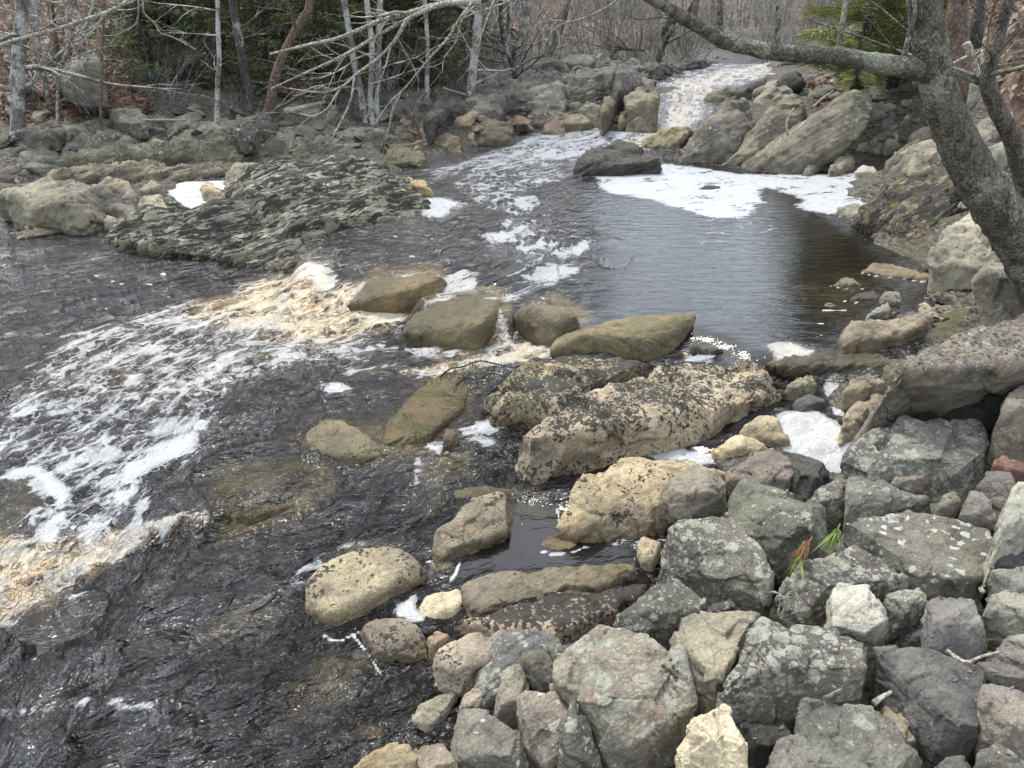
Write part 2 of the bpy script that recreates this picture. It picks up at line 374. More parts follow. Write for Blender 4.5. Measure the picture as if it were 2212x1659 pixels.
BARK = make_bark('rough_bark', (.075, .06, .045, 1), (.20, .175, .135, 1), (.29, .30, .23, 1), .27, 20)
BARK_GREY = make_bark('grey_bark', (.13, .12, .10, 1), (.24, .225, .195, 1), (.46, .46, .42, 1), .30)
BARK_DARK = make_bark('dark_bark', (.045, .04, .035, 1), (.11, .10, .085, 1), (.40, .40, .36, 1), .2)
BARK_RED = make_bark('brown_bark', (.12, .08, .055, 1), (.22, .16, .12, 1), (.3, .3, .25, 1), .1)
TWIG = make_bark('pale_twig', (.34, .32, .26, 1), (.46, .44, .36, 1), (.52, .52, .45, 1), .3, 20)
BRUSH = make_bark('brush_stem', (.20, .185, .15, 1), (.33, .31, .26, 1), (.4, .4, .34, 1), .2, 20)
HAZED_BARK = make_bark('hazed_bark', (.20, .185, .165, 1), (.36, .34, .31, 1), (.46, .45, .42, 1), .3)  # paler than the nearer barks: distance haze put into the colour
DEAD = make_bark('bleached_wood', (.42, .37, .29, 1), (.55, .50, .42, 1), (.6, .57, .5, 1), .2, 14)

def make_leaf(name, a, b, dead=None):
    t = NT(name); pos = t.geo()
    n = t.noise(t.vmath('ADD', pos, t.math('MULTIPLY', t.oi('Random'), 9.0)), 1.6, 4, .65); m = t.noise(pos, 14, 2, .6)
    col = t.mix(t.ss(t.math('ADD', t.math('MULTIPLY', n, .7), t.math('MULTIPLY', m, .3)), .38, .62), a, b)
    t.set(Base_Color=col, Roughness=.6)
    tr = t.n.new('ShaderNodeBsdfTranslucent'); t.put(tr.inputs[0], t.mix(1, col, (1.1, 1.2, .6, 1), 'MULTIPLY'))
    mxn = t.n.new('ShaderNodeMixShader'); mxn.inputs[0].default_value = .25
    t.l.new(t.b.outputs[0], mxn.inputs[1]); t.l.new(tr.outputs[0], mxn.inputs[2])
    t.l.new(mxn.outputs[0], t.n['Material Output'].inputs[0]); return t.m
HEMLOCK = make_leaf('hemlock_needles', (.05, .063, .03, 1), (.16, .17, .075, 1))
PINE = make_leaf('pine_needles', (.11, .135, .04, 1), (.28, .29, .10, 1))
SPRIG = make_leaf('wet_needles', (.012, .014, .010, 1), (.035, .04, .025, 1))
FRESH = make_leaf('green_needles', (.10, .15, .03, 1), (.22, .27, .07, 1))
RUSTY = make_leaf('rusty_needles', (.22, .10, .04, 1), (.36, .18, .07, 1))
DEBRIS = make_leaf('leaf_bits', (.09, .065, .045, 1), (.25, .19, .14, 1))
LITTER = make_leaf('dry_leaves', (.085, .052, .042, 1), (.27, .18, .15, 1))
# ------------------------------------------------------------------ ground
GZ = [(1500,1250,.0),(1400,1200,-.12),(1300,1250,-.1),(1420,1330,.0),(1700,1350,.16),(2000,1400,.28),(2200,1500,.36),(2212,1640,.36),(1300,1650,.08),(1000,1640,.02),(880,1600,-.12),
      (1000,1450,.0),(1200,1420,.1),(1600,1000,.15),(1780,950,.05),(1900,930,.15),(2060,880,.2),(2150,870,.3),(2200,760,.5),(2000,690,.42),(1850,660,.2),(2150,620,.45),(2212,640,.5),
      (2050,480,.5),(1950,450,.33),(1870,480,.3),(2020,385,.36),(2140,400,.85),(2212,500,.68),(1480,1650,.14),(1750,1650,.25),(1600,1300,.06),(1900,1100,.2),(2150,1150,.4),(1900,1250,.22),(1500,1480,.12),(1250,1530,.05),(1700,1180,.12),(1750,840,.1),(1850,830,.28),
      (1680,790,.2),(1850,780,.22),(1950,780,.34),(1830,640,.15),(1760,680,.0),(1700,900,.05),(1450,1100,-.05),(1550,1080,.02),
      # channel
      (0,1650,-.35),(300,1500,-.35),(600,1500,-.35),(750,1500,-.3),(0,1300,-.35),(400,1250,-.35),(650,1200,-.3),(0,1000,-.3),(300,900,-.3),(600,850,-.3),(850,1080,-.25),(1080,1190,-.2),
      (300,720,-.3),(0,620,-.3),(400,600,-.3),(150,545,-.2),(780,760,-.3),(950,800,-.2),(1000,560,-.1),(1200,520,-.1),(1400,600,-.1),(1600,620,-.1),(1700,560,-.1),(1650,480,-.1),(1300,430,-.1),
      (1500,400,-.05),(1750,410,-.05),(1850,410,.0),(1050,380,.0),(1200,330,.1),(1350,290,.2),(1450,235,.3),(1480,190,.5),(1550,160,.7),(1650,145,.75),(1100,900,-.15),(1180,1100,-.25),(1000,1000,-.2),
      # left bank
      (600,480,.1),(400,500,.05),(450,420,.1),(350,400,.3),(200,420,.2),(50,460,.1),(0,400,.3),(150,370,.38),(500,350,.4),(700,340,.42),(850,340,.25),(780,300,.6),(300,330,.5),(100,330,.55),
      (950,310,.45),(1100,275,.5),(1250,260,.6),(1350,245,.7),(1000,250,.8),(1150,220,.85),(1300,200,.9),(1400,190,.95),(1420,160,1.05),
      # right bank
      (1480,345,.2),(1600,365,.2),(1700,375,.2),(1820,365,.3),(1930,378,.2),(1985,395,.25)]
GY = [(0,290,13.2),(100,290,13.4),(300,270,14.2),(500,280,14),(650,270,14.5),(0,200,15.2),(150,180,15.8),(350,190,16.5),(550,200,17),(700,180,17.5),(0,80,18),(200,60,19.5),(400,80,20),(650,90,21),
      (850,190,18),(900,150,20.5),(1000,130,22),(1000,60,27),(1200,130,24.5),(1200,60,32),(1350,115,29),(1350,50,38),(1450,130,30),(1500,70,42),(1620,118,36),(1700,118,36),(1600,60,50),(800,40,25),
      (1800,140,25),(1850,60,28),(1700,60,40),(1760,215,16.5),(1850,185,17.5),(1950,140,18),(1900,240,15.2),(2000,200,15.5),(2000,290,12.8),(2100,180,13),(2100,300,10),(2212,300,8.5),(2212,150,11),(2100,60,15),(2212,20,14),(1950,40,19)]
GW = [(-14,24,4.5),(-8,27,4.2),(-3,30,3.8),(-20,20,4.5),(-16,12,1.2),(-30,12,5),(-25,35,9),(-10,45,8),(0,50,4),(8,60,3.2),(15,62,3.2),(22,70,3.4),(30,90,5),(0,75,5.5),(20,100,6),(-30,70,16),(40,90,18),(28,45,9),(24,30,7),(14,24,3.4),(12,16,3.6),
      (20,20,7),(0,-2.5,.9),(-3,-3,.2),(0,-9,2.2),(-8,-9,1),(6,-6,3),(0,-25,7),(-20,-25,3),(20,-20,9),(-25,-12,.4),(8,9,2.8),(12,10,4.5),(9,4,2.4),(5,3,1.2),(3,1,.7),(20,5,6),(-14,6,-.3),(-10,2,-.3),(-5,1,-.35),(0,.5,-.1),(2,-.5,.7),(-25,0,1),(35,20,11)]
GC = [at_z(*p)[[0, 1]].tolist() + [p[2]] for p in GZ] + [at_y(*p).tolist() for p in GY] + [list(p) for p in GW]
def gz(xy): return idw(GC, np.atleast_2d(np.asarray(xy, float)), 3.2, .12)
_T = np.geomspace(1.2, 90, 420)
def on_ground(px, py, lift=0.0):
    d = ray(px, py); P = np.array([0, 0, HC])[None] + d[None] * _T[:, None]
    below = P[:, 2] < gz(P[:, :2]) + lift
    k = int(np.argmax(below)) if below.any() else len(_T) - 1
    return P[k]
LEAFY = [[(0,60),(290,60),(300,180),(255,262),(0,275)], [(260,170),(330,200),(330,245),(200,260)], [(600,120),(720,130),(700,200),(590,215)], [(1740,170),(1880,150),(1880,190),(1760,230)],
         [(2090,0),(2300,0),(2300,330),(2140,250)], [(1960,0),(2100,0),(2110,230),(2040,250)]]
MOSSY = [[(1840,480),(1990,430),(2070,400),(2110,430),(2080,480),(1990,500),(1950,520),(1890,505)],[(1990,680),(2060,660),(2120,680),(2060,720),(2000,725)],[(1850,770),(1960,740),(1960,790),(1850,792)],[(0,315),(40,310),(40,322),(0,325)]]
def make_ground_mesh():
    xy, f = fan(.35, 150, 620, -1.5, 1.5, 520)
    gx, gy = np.meshgrid(np.linspace(-60, 60, 61), np.linspace(-50, .3, 27), indexing='ij'); ii = np.arange(gx.size).reshape(gx.shape) + len(xy)   # the bank behind the camera
    f = np.concatenate([f, np.stack([ii[:-1, :-1], ii[1:, :-1], ii[1:, 1:], ii[:-1, 1:]], -1).reshape(-1, 4)]); xy = np.concatenate([xy, np.stack([gx.ravel(), gy.ravel()], 1)])
    z = gz(xy); p3 = np.c_[xy, np.zeros(len(xy))]
    amp = np.clip(np.abs(xy[:, 1]) / 12, .25, 2.2)
    z += .06 * amp * fbm(p3 * 1.3, 4, 3) + .03 * fbm(p3 * 5, 4, 9)
    led = vn(np.c_[(xy[:, 0] * .55 + xy[:, 1] * .18) * 5.2, (xy[:, 0] * -.2 + xy[:, 1]) * .8, z * 5], 77)
    z += .07 * np.clip(amp - .6, 0, 1) * led
    leaf = np.zeros(len(xy)); moss = np.zeros(len(xy))
    for P in LEAFY:
        w = np.array([on_ground(*q)[:2] for q in P]); leaf = np.maximum(leaf, sstep(-.5, .4, poly_sd(w, xy)))
    leaf = np.maximum(leaf, sstep(1.75, 2.3, z)) * 1.0
    leaf = np.maximum(leaf, .52 * sstep(19, 24, xy[:, 1]) * sstep(1.3, 1.7, z))
    for P in MOSSY:
        w = np.array([on_ground(*q)[:2] for q in P]); moss = np.maximum(moss, sstep(-.15, .2, poly_sd(w, xy)))
    me = np_mesh('ground', np.c_[xy, z], f); attr(me, 'leaf', leaf); attr(me, 'mossy', moss)
    return tag(link('ground', me, GROUND), kind='structure')
ground = make_ground_mesh()

# ------------------------------------------------------------------ water
WZ = [(p, 0.0) for p in ((0,1650),(300,1650),(600,1650),(800,1600),(0,1420),(300,1400),(600,1400),(640,1250),(400,1250),(200,1290),(800,1130),(680,1170),(60,1350),(550,1180),(740,1450),(840,1480))]
WZ += [(p, .13) for p in ((0,1100),(150,1080),(300,1050),(100,900),(300,850),(500,900),(560,1000),(600,850),(450,700),(200,700),(700,720),(800,780),(0,600),(300,580),(550,620),(860,820),(840,700),(100,530),(400,1060))]
WZ += [(p, .37) for p in ((790,520),(850,560),(950,560),(1060,590),(1180,640),(1290,670),(1400,640),(1600,700),(1690,740),(1750,600),(1500,500),(1300,480),(1100,480),(1000,420),(1250,400),(1500,400),(1800,420),(1900,560),(1100,360),(1000,350),(1780,700),(1850,600))]
WZ += [((730,570), .33), ((1300,310), .42), ((1380,288), .5), ((1450,260), .62), ((1450,228), .76), ((1450,200), .9), ((1480,180), .98), ((1550,150), 1.04), ((1650,140), 1.07), ((1700,135), 1.08), ((1600,128), 1.08),
       ((1110,900), .10), ((1030,960), .06), ((1500,790), .28), ((1440,800), .22), ((1710,870), .16), ((1780,950), .14), ((1800,1000), .12), ((1470,960), .12), ((1180,1080), .02), ((1180,1150), .02), ((1000,1060), .03), ((900,1000), .07), ((760,1050), .05),
       ((900,602), .37), ((850,608), .36), ((800,612), .34), ((940,640), .36), ((1000,642), .37), ((1070,655), .37), ((1200,662), .37), ((1240,682), .37), ((1270,705), .36), ((820,668), .15), ((905,672), .14), ((868,722), .13), ((950,742), .13), ((1010,752), .14), ((1045,762), .14), ((1160,735), .15), ((1215,748), .17), ((430,425), .3), ((380,415), .3), ((470,430), .3), ((1290,1210), .02), ((960,850), .10), ((1080,760), .15), ((1000,790), .14)]
WC = [at_z(p[0], p[1], z)[[0, 1]].tolist() + [z] for p, z in WZ] + [[-14, 8, .13], [-8, 4, .1], [-9, 10.5, .13], [-4, 1.2, 0], [0, 1, 0], [11, 33, 1.1], [14, 45, 1.3], [18, 60, 1.5], [25, 90, 2]]
def wz(xy): return idw(WC, np.atleast_2d(np.asarray(xy, float)), 5.0, .05)
def px_poly(P, z): return np.array([at_z(x, y, z)[:2] for x, y in P])
FOAMS = [  # outline in the photo, water height there, density, soft edge, warmth
  ([(1235,362),(1340,352),(1460,356),(1600,374),(1750,376),(1900,372),(1990,382),(1970,408),(1900,432),(1830,458),(1790,462),(1745,455),(1715,425),(1650,405),(1640,450),(1600,472),(1530,468),(1400,430),(1310,415),(1280,385)], .37, 1.0, .10, 0),
  ([(1560,430),(1650,425),(1660,520),(1500,540)], .37, .25, .3, 0),
  ([(355,405),(400,392),(500,390),(500,440),(440,452),(400,448)], .3, 1.15, .05, .2),
  ([(890,430),(950,425),(1010,440),(960,470),(905,465)], .37, .95, .15, 0),
  ([(1035,330),(1180,285),(1380,275),(1460,290),(1400,320),(1230,340),(1100,350),(980,360),(900,362)], .42, .72, .25, 0),
  ([(990,350),(1200,330),(1240,380),(1130,420),(1180,490),(1210,560),(1240,600),(1130,640),(1080,590),(1100,520),(1060,440),(980,420)], .37, .5, .2, 0),
  ([(1090,425),(1150,420),(1180,440),(1130,455)], .37, .85, .1, 0),
  ([(1040,505),(1120,500),(1130,520),(1060,525)], .37, .9, .12, 0), ([(1190,540),(1280,515),(1280,535),(1210,560)], .37, .8, .1, 0), ([(1170,560),(1260,565),(1200,600),(1130,595)], .37, .8, .12, 0), ([(1080,640),(1130,620),(1160,630),(1110,655)], .37, .7, .12, 0),
  ([(1430,190),(1560,165),(1660,150),(1760,150),(1700,175),(1560,195),(1520,230),(1480,270),(1420,270),(1440,220)], .85, .66, .2, .5),
  ([(1400,170),(1500,140),(1650,138),(1800,140),(1770,165),(1650,175),(1540,190),(1440,195)], 1.05, .5, .5, 0),
  ([(1320,310),(1400,280),(1500,250),(1480,280),(1400,320)], .5, .85, .3, .6),
  ([(930,365),(1030,340),(1030,360),(930,400)], .37, .6, .15, 0),
  # the plume below the cascade
  ([(560,600),(680,600),(720,640),(880,660),(870,720),(760,740),(600,740),(450,720),(400,690),(430,650)], .13, .66, .2, 1.0),
  ([(640,600),(700,610),(760,660),(890,665),(870,715),(780,700),(700,665),(620,625)], .15, 1.05, .12, .9),
  ([(340,660),(600,650),(800,710),(860,750),(750,790),(640,780),(480,850),(400,880),(200,880),(60,860),(0,830),(20,800),(120,740)], .13, .54, .22, .12),
  ([(0,870),(200,840),(480,800),(500,850),(420,950),(400,990),(330,1040),(300,1080),(200,1160),(60,1190),(100,1100),(150,1050),(60,1010),(0,1000)], .13, .54, .12, 0),
  ([(280,985),(420,930),(420,970),(330,1010),(290,1070),(230,1130),(190,1170),(160,1160),(250,1040)], .13, .95, .07, 0), ([(0,1000),(90,1000),(150,1050),(150,1110),(110,1170),(90,1170),(120,1080),(60,1030),(0,1030)], .13, .95, .07, 0),
  ([(310,1040),(330,1050),(315,1100),(285,1120)], .13, .9, .06, 0),
  ([(690,830),(740,822),(760,840),(740,850),(700,848)], .13, .95, .06, 0), ([(710,790),(880,780),(900,800),(750,815)], .13, .65, .15, .2),
  ([(740,800),(860,790),(1000,775),(1130,745),(1200,750),(1180,775),(1060,790),(900,815),(840,815)], .14, .85, .12, .8),
  ([(860,735),(1020,745),(1040,770),(900,780),(740,770)], .13, .5, .2, 0),
  # the low step at the left edge
  ([(-60,1170),(60,1190),(200,1165),(330,1130),(450,1112),(450,1125),(320,1165),(190,1215),(110,1260),(50,1290),(-60,1320)], .08, .74, .09, .9),
  ([(-60,1250),(100,1220),(190,1215),(320,1160),(320,1180),(220,1220),(90,1300),(-60,1370)], .03, .6, .12, .9),
  ([(1690,905),(1740,890),(1790,905),(1850,960),(1830,1020),(1790,1020),(1720,975),(1690,965)], .14, 1.2, .05, .2), ([(1790,845),(1850,860),(1830,880),(1800,870)], .16, 1.2, .04, .4), ([(1795,880),(1820,875),(1822,900),(1800,895)], .15, 1.1, .03, 0),
  ([(1400,990),(1470,965),(1560,985),(1570,1000),(1480,1000)], .12, 1.1, .04, .1),
  ([(1030,905),(1110,910),(1080,920),(1030,925)], .10, 1.0, .04, 0), ([(920,955),(960,945),(950,985),(925,975)], .07, .9, .05, 0), ([(990,920),(1070,915),(1050,960),(1000,940)], .08, .65, .06, 0),
  ([(850,1310),(905,1285),(900,1320),(925,1345),(905,1350),(850,1335)], .0, 1.1, .03, .1),
  ([(1640,785),(1690,780),(1750,800),(1730,815),(1670,815)], .2, .9, .05, .6), ([(1480,745),(1560,760),(1520,785),(1480,770)], .3, .5, .06, 0),
  ([(895,980),(910,1000),(905,1050),(893,1055)], .05, .7, .04, 0),
  ([(500,1395),(640,1330),(660,1320),(640,1345),(520,1420)], .0, .30, .05, 0), ([(20,1430),(150,1385),(140,1400),(20,1440)], .0, .68, .03, 0), ([(0,1525),(200,1520),(330,1535),(200,1545),(0,1545)], .0, .5, .04, 0), ([(820,1290),(500,1355),(560,1330),(700,1260)], .0, .0, .05, 0),
  ([(560,1310),(650,1290),(760,1200),(830,1150),(700,1180),(600,1260)], .0, .22, .1, 0)]
FOAMS += [([(950,612),(1000,598),(1045,603),(1015,640),(970,660),(905,670),(955,640)], .3, .78, .05, .1), ([(770,610),(860,592),(905,588),(860,606)], .37, .72, .04, .1), ([(1040,690),(1060,668),(1112,720),(1100,748),(1060,745)], .25, .62, .05, .3), ([(560,640),(470,660),(330,700),(420,650)], .13, .5, .15, .3)]
FLINES = [([(1162,1190),(1200,1199),(1240,1194),(1262,1182),(1320,1178),(1440,1168)], .02, .018), ([(920,1210),(960,1205),(1020,1185),(1100,1150),(1130,1130)], .02, .020), ([(1204,1100),(1210,1135),(1232,1172)], .02, .02), ([(993,1222),(985,1245),(975,1255)], .0, .02),
          ([(700,1380),(735,1387),(775,1368)], .0, .014), ([(760,1372),(790,1405),(822,1454)], .0, .012), ([(1855,588),(1890,596),(1960,603),(2030,615)], .37, .025), ([(1795,618),(1840,627),(1880,622)], .37, .025), ([(1780,670),(1826,670)], .37, .02), ([(1822,650),(1860,655)], .37, .015), ([(1780,460),(1830,470)], .37, .02)]
SHALLOW = [([(640,960),(700,895),(800,920),(870,880),(900,830),(960,800),(1030,810),(1000,900),(920,975),(850,990)], .1, .9, .2), ([(440,1110),(500,1030),(700,1015),(720,1060),(640,1120),(480,1150)], .05, .6, .06), ([(890,1030),(930,1000),(1010,985),(1000,1030),(920,1060)], .05, .9, .08),
           ([(700,1200),(760,1165),(860,1165),(880,1180),(690,1220)], .0, .8, .06), ([(680,1480),(700,1430),(790,1410),(790,1440),(720,1490)], .0, .8, .06), ([(420,1360),(520,1300),(620,1330),(580,1380),(450,1390)], .0, .4, .08), ([(620,1490),(760,1470),(700,1540),(620,1560)], .0, .35, .06),
           ([(1640,790),(1700,755),(1900,770),(1920,795)], .33, .45, .1), ([(0,1010),(90,1030),(110,1100),(60,1150),(0,1150)], .13, .35, .1), ([(500,545),(640,575),(690,600),(560,590)], .13, .7, .3), ([(740,650),(800,590),(960,588),(985,640),(905,672),(800,668)], .28, 1.2, .06), ([(866,715),(940,640),(1090,640),(1110,690),(1040,760),(950,745)], .26, 1.2, .06), ([(1110,680),(1200,655),(1270,700),(1210,740),(1130,720)], .28, 1.1, .05),
           ([(780,1580),(830,1570),(830,1600),(785,1600)], .0, .8, .03), ([(960,1100),(1130,1060),(1210,1100),(1200,1140),(1130,1140)], .02, .25, .1), ([(1750,620),(1830,590),(1900,600),(1850,700),(1780,690)], .37, .4, .3), ([(880,1110),(960,1080),(960,1120),(900,1140)], .0, .5, .08)]
FLECK = [([(0,570),(300,560),(500,575),(480,620),(300,640),(0,650)], .13, .42), ([(740,500),(900,470),(1000,480),(1080,560),(960,600),(780,560)], .37, .34), ([(1740,640),(1820,670),(1820,750),(1720,760)], .37, .6), ([(1850,470),(2000,530),(1980,590),(1850,560)], .37, .3), ([(760,870),(860,850),(840,960),(760,960)], .12, .22), ([(600,1480),(880,1440),(860,1640),(640,1640)], .0, .10), ([(930,1200),(1100,1150),(1200,1210),(950,1260)], .02, .10), ([(400,830),(680,850),(660,1000),(440,980)], .13, .16), ([(0,690),(300,650),(0,800)], .13, .25)]
FLOW = [(1700,140,1.05),(1550,155,1.03),(1470,195,.9),(1430,270,.6),(1330,310,.45),(1150,370,.37),(1050,450,.37),(1010,540,.37),(880,600,.3),(760,650,.15),(560,690,.13),(330,780,.13),(100,930,.13),(-200,1120,.1),(-700,1500,0)]
def make_water_mesh():
    xy, f = fan(.9, 95, 760, -1.05, 1.0, 700)
    z = wz(xy); n = len(xy)
    foam, warm, shal, fleck = (np.zeros(n) for _ in range(4))
    j = .10 * fbm(np.c_[xy * 2.2, np.zeros(n)], 3, 5)     # ragged outlines
    for P, h, d, e, w in FOAMS:
        s = poly_sd(px_poly(P, h), xy) + j * min(1, e * 6)
        m = sstep(-e, e, s) * d; foam = np.maximum(foam, m); warm = np.maximum(warm, w * sstep(-e * .5, e * 1.5, s))
    for P, h, wd in FLINES: foam = np.maximum(foam, 1.15 * sstep(wd * .9, wd * .25, line_d(px_poly(P, h), xy) + np.abs(j) * .10))
    for P, h, d, e in SHALLOW: shal = np.maximum(shal, .85 * d * sstep(-e, e * 1.5, poly_sd(px_poly(P, h), xy) + j * .6))
    for P, h, d in FLECK: fleck = np.maximum(fleck, d * sstep(-.3, .4, poly_sd(px_poly(P, h), xy)))
    # current-aligned coordinates
    C = np.array(spline([at_z(x, y, h)[:2] for x, y, h in FLOW], 4)); seg = C[1:] - C[:-1]; L = np.hypot(*seg.T); cum = np.r_[0, np.cumsum(L)]
    best = np.full(n, 1e9); al = np.zeros(n); ac = np.zeros(n)
    for k in range(len(seg)):
        r = xy - C[k]; t = (r @ seg[k]) / L[k] ** 2
        tc = np.clip(t, 0 if k else -9, 1 if k < len(seg) - 1 else 9); dd = np.hypot(*(r - tc[:, None] * seg[k]).T)
        m = dd < best; best[m] = dd[m]; al[m] = (cum[k] + tc * L[k])[m]; ac[m] = ((seg[k][0] * r[:, 1] - seg[k][1] * r[:, 0]) / L[k])[m]
    far_ = np.abs(ac) + .5 * vn(np.c_[xy * 1.7, np.zeros(n)], 71) > 1.5; al = np.where(far_, -(xy @ np.array([.86, .51])) + 3.3, al); ac = np.where(far_, xy @ np.array([-.51, .86]), ac)
    fuv = np.c_[al, ac, np.zeros(n)]
    pool = sstep(.0, .8, poly_sd(px_poly([(1240,380),(1180,470),(1230,560),(1180,650),(1180,700),(1450,800),(1650,850),(1900,830),(2100,600),(1850,460),(2000,380),(1500,350)], .37), xy))
    pool = np.maximum(pool, sstep(-.3, .3, poly_sd(px_poly([(930,1240),(1130,1080),(1210,1090),(1390,1180),(1380,1230),(1000,1270)], .02), xy)))
    still = sstep(-.1, .2, poly_sd(px_poly([(930,1250),(1100,1060),(1220,1090),(1390,1180),(1380,1230),(1000,1270)], .02), xy))
    front = sstep(.02, -.02, z - .06); mid = sstep(.3, .2, z) * (1 - front)
    edge = sstep(-.15, .3, poly_sd(px_poly([(1640,600),(1720,620),(1700,760),(1860,760),(2050,600),(1900,470),(1800,500),(1700,480)], .37), xy))
    turb = (.62 + .25 * front + .1 * mid + .2 * sstep(.3, .8, foam) - .28 * pool) * (1 - .8 * still) * (1 - .45 * edge)
    hf = fbm(np.c_[al * 1.5, ac * 3.6, np.zeros(n)], 4, 21); hs = fbm(np.c_[al * 5, ac * 10, np.zeros(n)], 3, 31)
    a1 = .006 + .022 * front + .012 * mid + .03 * sstep(.4, .9, foam) * sstep(.2, .6, warm) - .005 * pool
    a1 = a1 * (1 - .9 * still)
    z = z + a1 * hf + a1 * .35 * hs
    rap = sstep(.45, .6, z) * sstep(1.04, .95, z); z += .07 * rap * fbm(np.c_[al * 1.3, ac * 1.6, np.zeros(n)], 4, 41)
    pl = sstep(-.1, .25, poly_sd(px_poly([(560,600),(690,600),(740,650),(890,660),(870,720),(600,740),(420,700)], .15), xy)); z += pl * (.01 + .028 * fbm(np.c_[al * 3.2, ac * 6, np.zeros(n)], 4, 51))
    st = sstep(-.05, .08, poly_sd(px_poly([(-80,1180),(60,1190),(200,1165),(440,1112),(450,1125),(190,1215),(60,1280),(-80,1330)], .08), xy)); z += st * (.015 + .04 * np.abs(fbm(np.c_[xy * 9, np.zeros(n)], 4, 61)))
    # standing wave ridges in the front run
    for (x0, y0), (x1, y1), am in (((130,1420),(760,1465),.035), ((150,1530),(560,1500),.04), ((330,1300),(640,1290),.03), ((0,1600),(400,1600),.03), ((260,1240),(560,1200),.02)):
        d = line_d([at_z(x0, y0, 0)[:2], at_z(x1, y1, 0)[:2]], xy) + .05 * hf; z += am * np.exp(-(d / .085) ** 2)
    g = gz(xy); keep = (z > g - .25)
    fk = keep[f].any(1); f = f[fk]
    used = np.zeros(n, bool); used[f.ravel()] = True; mp = np.cumsum(used) - 1
    me = np_mesh('water', np.c_[xy, z][used], mp[f])
    for k, v in (('foam', foam), ('warm', warm), ('shallow', shal), ('turb', turb), ('pool', pool), ('fleck', fleck)): attr(me, k, v[used])
    vattr(me, 'fuv', fuv[used])
    return tag(link('water', me, WATER), kind='structure')
water = make_water_mesh()
# ------------------------------------------------------------------ rocks
TAN, PTAN, PINK = (.325, .285, .208), (.40, .345, .245), (.32, .26, .205)
GREY, DGREY, BLUE, GGREEN = (.165, .155, .135), (.085, .082, .075), (.125, .125, .128), (.145, .15, .125)
OLIVE, BROWN, CREAM, WHITE = (.185, .158, .095), (.22, .17, .11), (.66, .58, .42), (.42, .42, .39)
ST = {  # looks: tint, black specks, lichen, pale rounds, moss, wet, edge rounding (m), random cuts, roughness of form, bedding
 'round': dict(c=TAN, spots=.60, rnd=.075, cuts=0, amp=.5), 'tan': dict(c=TAN, spots=.58, rnd=.022, cuts=3, amp=.8), 'tanlich': dict(c=PTAN, spots=.80, rnd=.03, cuts=3, amp=1.0, lichen=.1),
 'grey': dict(c=GREY, lichen=.65, spots=.25, rnd=.008, cuts=5, amp=.7), 'greyp': dict(c=GREY, lichen=.35, pale=.3, spots=.2, rnd=.006, cuts=5, amp=.7), 'pink': dict(c=PINK, lichen=.4, spots=.4, rnd=.008, cuts=5, amp=.7),
 'blue': dict(c=BLUE, lichen=.18, spots=.1, rnd=.005, cuts=4, amp=.6), 'dark': dict(c=DGREY, lichen=.25, spots=.4, rnd=.010, cuts=4, amp=.8), 'olive': dict(c=OLIVE, spots=.3, rnd=.05, cuts=1, amp=.5, moss=.12),
 'wet': dict(c=OLIVE, spots=.2, rnd=.06, cuts=1, amp=.5, wet=.85, moss=.12), 'sub': dict(c=(.17,.14,.08), spots=.55, rnd=.06, cuts=0, amp=.5, wet=.6, moss=.3), 'slab': dict(c=(.16,.15,.115), lichen=.3, spots=.35, rnd=.0125, cuts=4, amp=1.0, bed=.5, moss=.1),
 'ledge': dict(c=(.22,.215,.175), lichen=.3, spots=.85, rnd=.02, cuts=2, amp=1.2, bed=1.6, moss=.12), 'cream': dict(c=CREAM, rnd=.006, cuts=5, amp=.8), 'white': dict(c=WHITE, rnd=.006, cuts=3, amp=.7), 'bank': dict(c=(.15,.145,.115), lichen=.35, spots=.5, rnd=.0125, cuts=4, amp=1.0, bed=.4, moss=.22),
 'rust': dict(c=(.30,.22,.145), lichen=.1, spots=.4, rnd=.0125, cuts=3, amp=.8)}
def hull_bm(pts, cuts, rnd):
    bm = bmesh.new()
    for p in pts: bm.verts.new(p)
    bmesh.ops.convex_hull(bm, input=bm.verts)
    for k in range(cuts):
        V = np.array([v.co[:] for v in bm.verts]); n = rnd.normal(size=3); n[2] = abs(n[2]) * .8; n[1] = -abs(n[1]); n /= np.linalg.norm(n)
        s = V @ n; d = s.max() - (s.max() - s.min()) * (rnd.uniform(.09, .18) if k < 2 and cuts > 3 else rnd.uniform(.02, .08))
        bmesh.ops.bisect_plane(bm, geom=bm.verts[:] + bm.edges[:] + bm.faces[:], plane_co=n * d, plane_no=n, clear_outer=True)
        P = [v.co.copy() for v in bm.verts]; bm.clear()
        for p in P: bm.verts.new(p)
        bmesh.ops.convex_hull(bm, input=bm.verts)
    dead = [v for v in bm.verts if not v.link_faces]
    bmesh.ops.delete(bm, geom=dead, context='VERTS')
    bmesh.ops.recalc_face_normals(bm, faces=bm.faces)
    return bm
def solids(hulls, cuts, seed):
    rnd = np.random.default_rng(seed); bm = bmesh.new(); tmp = bpy.data.meshes.new('hull')
    for k, h in enumerate(hulls):
        b = hull_bm(h, cuts, rnd); b.to_mesh(tmp); b.free(); bm.from_mesh(tmp)
    bm.to_mesh(tmp); bm.free(); return tmp
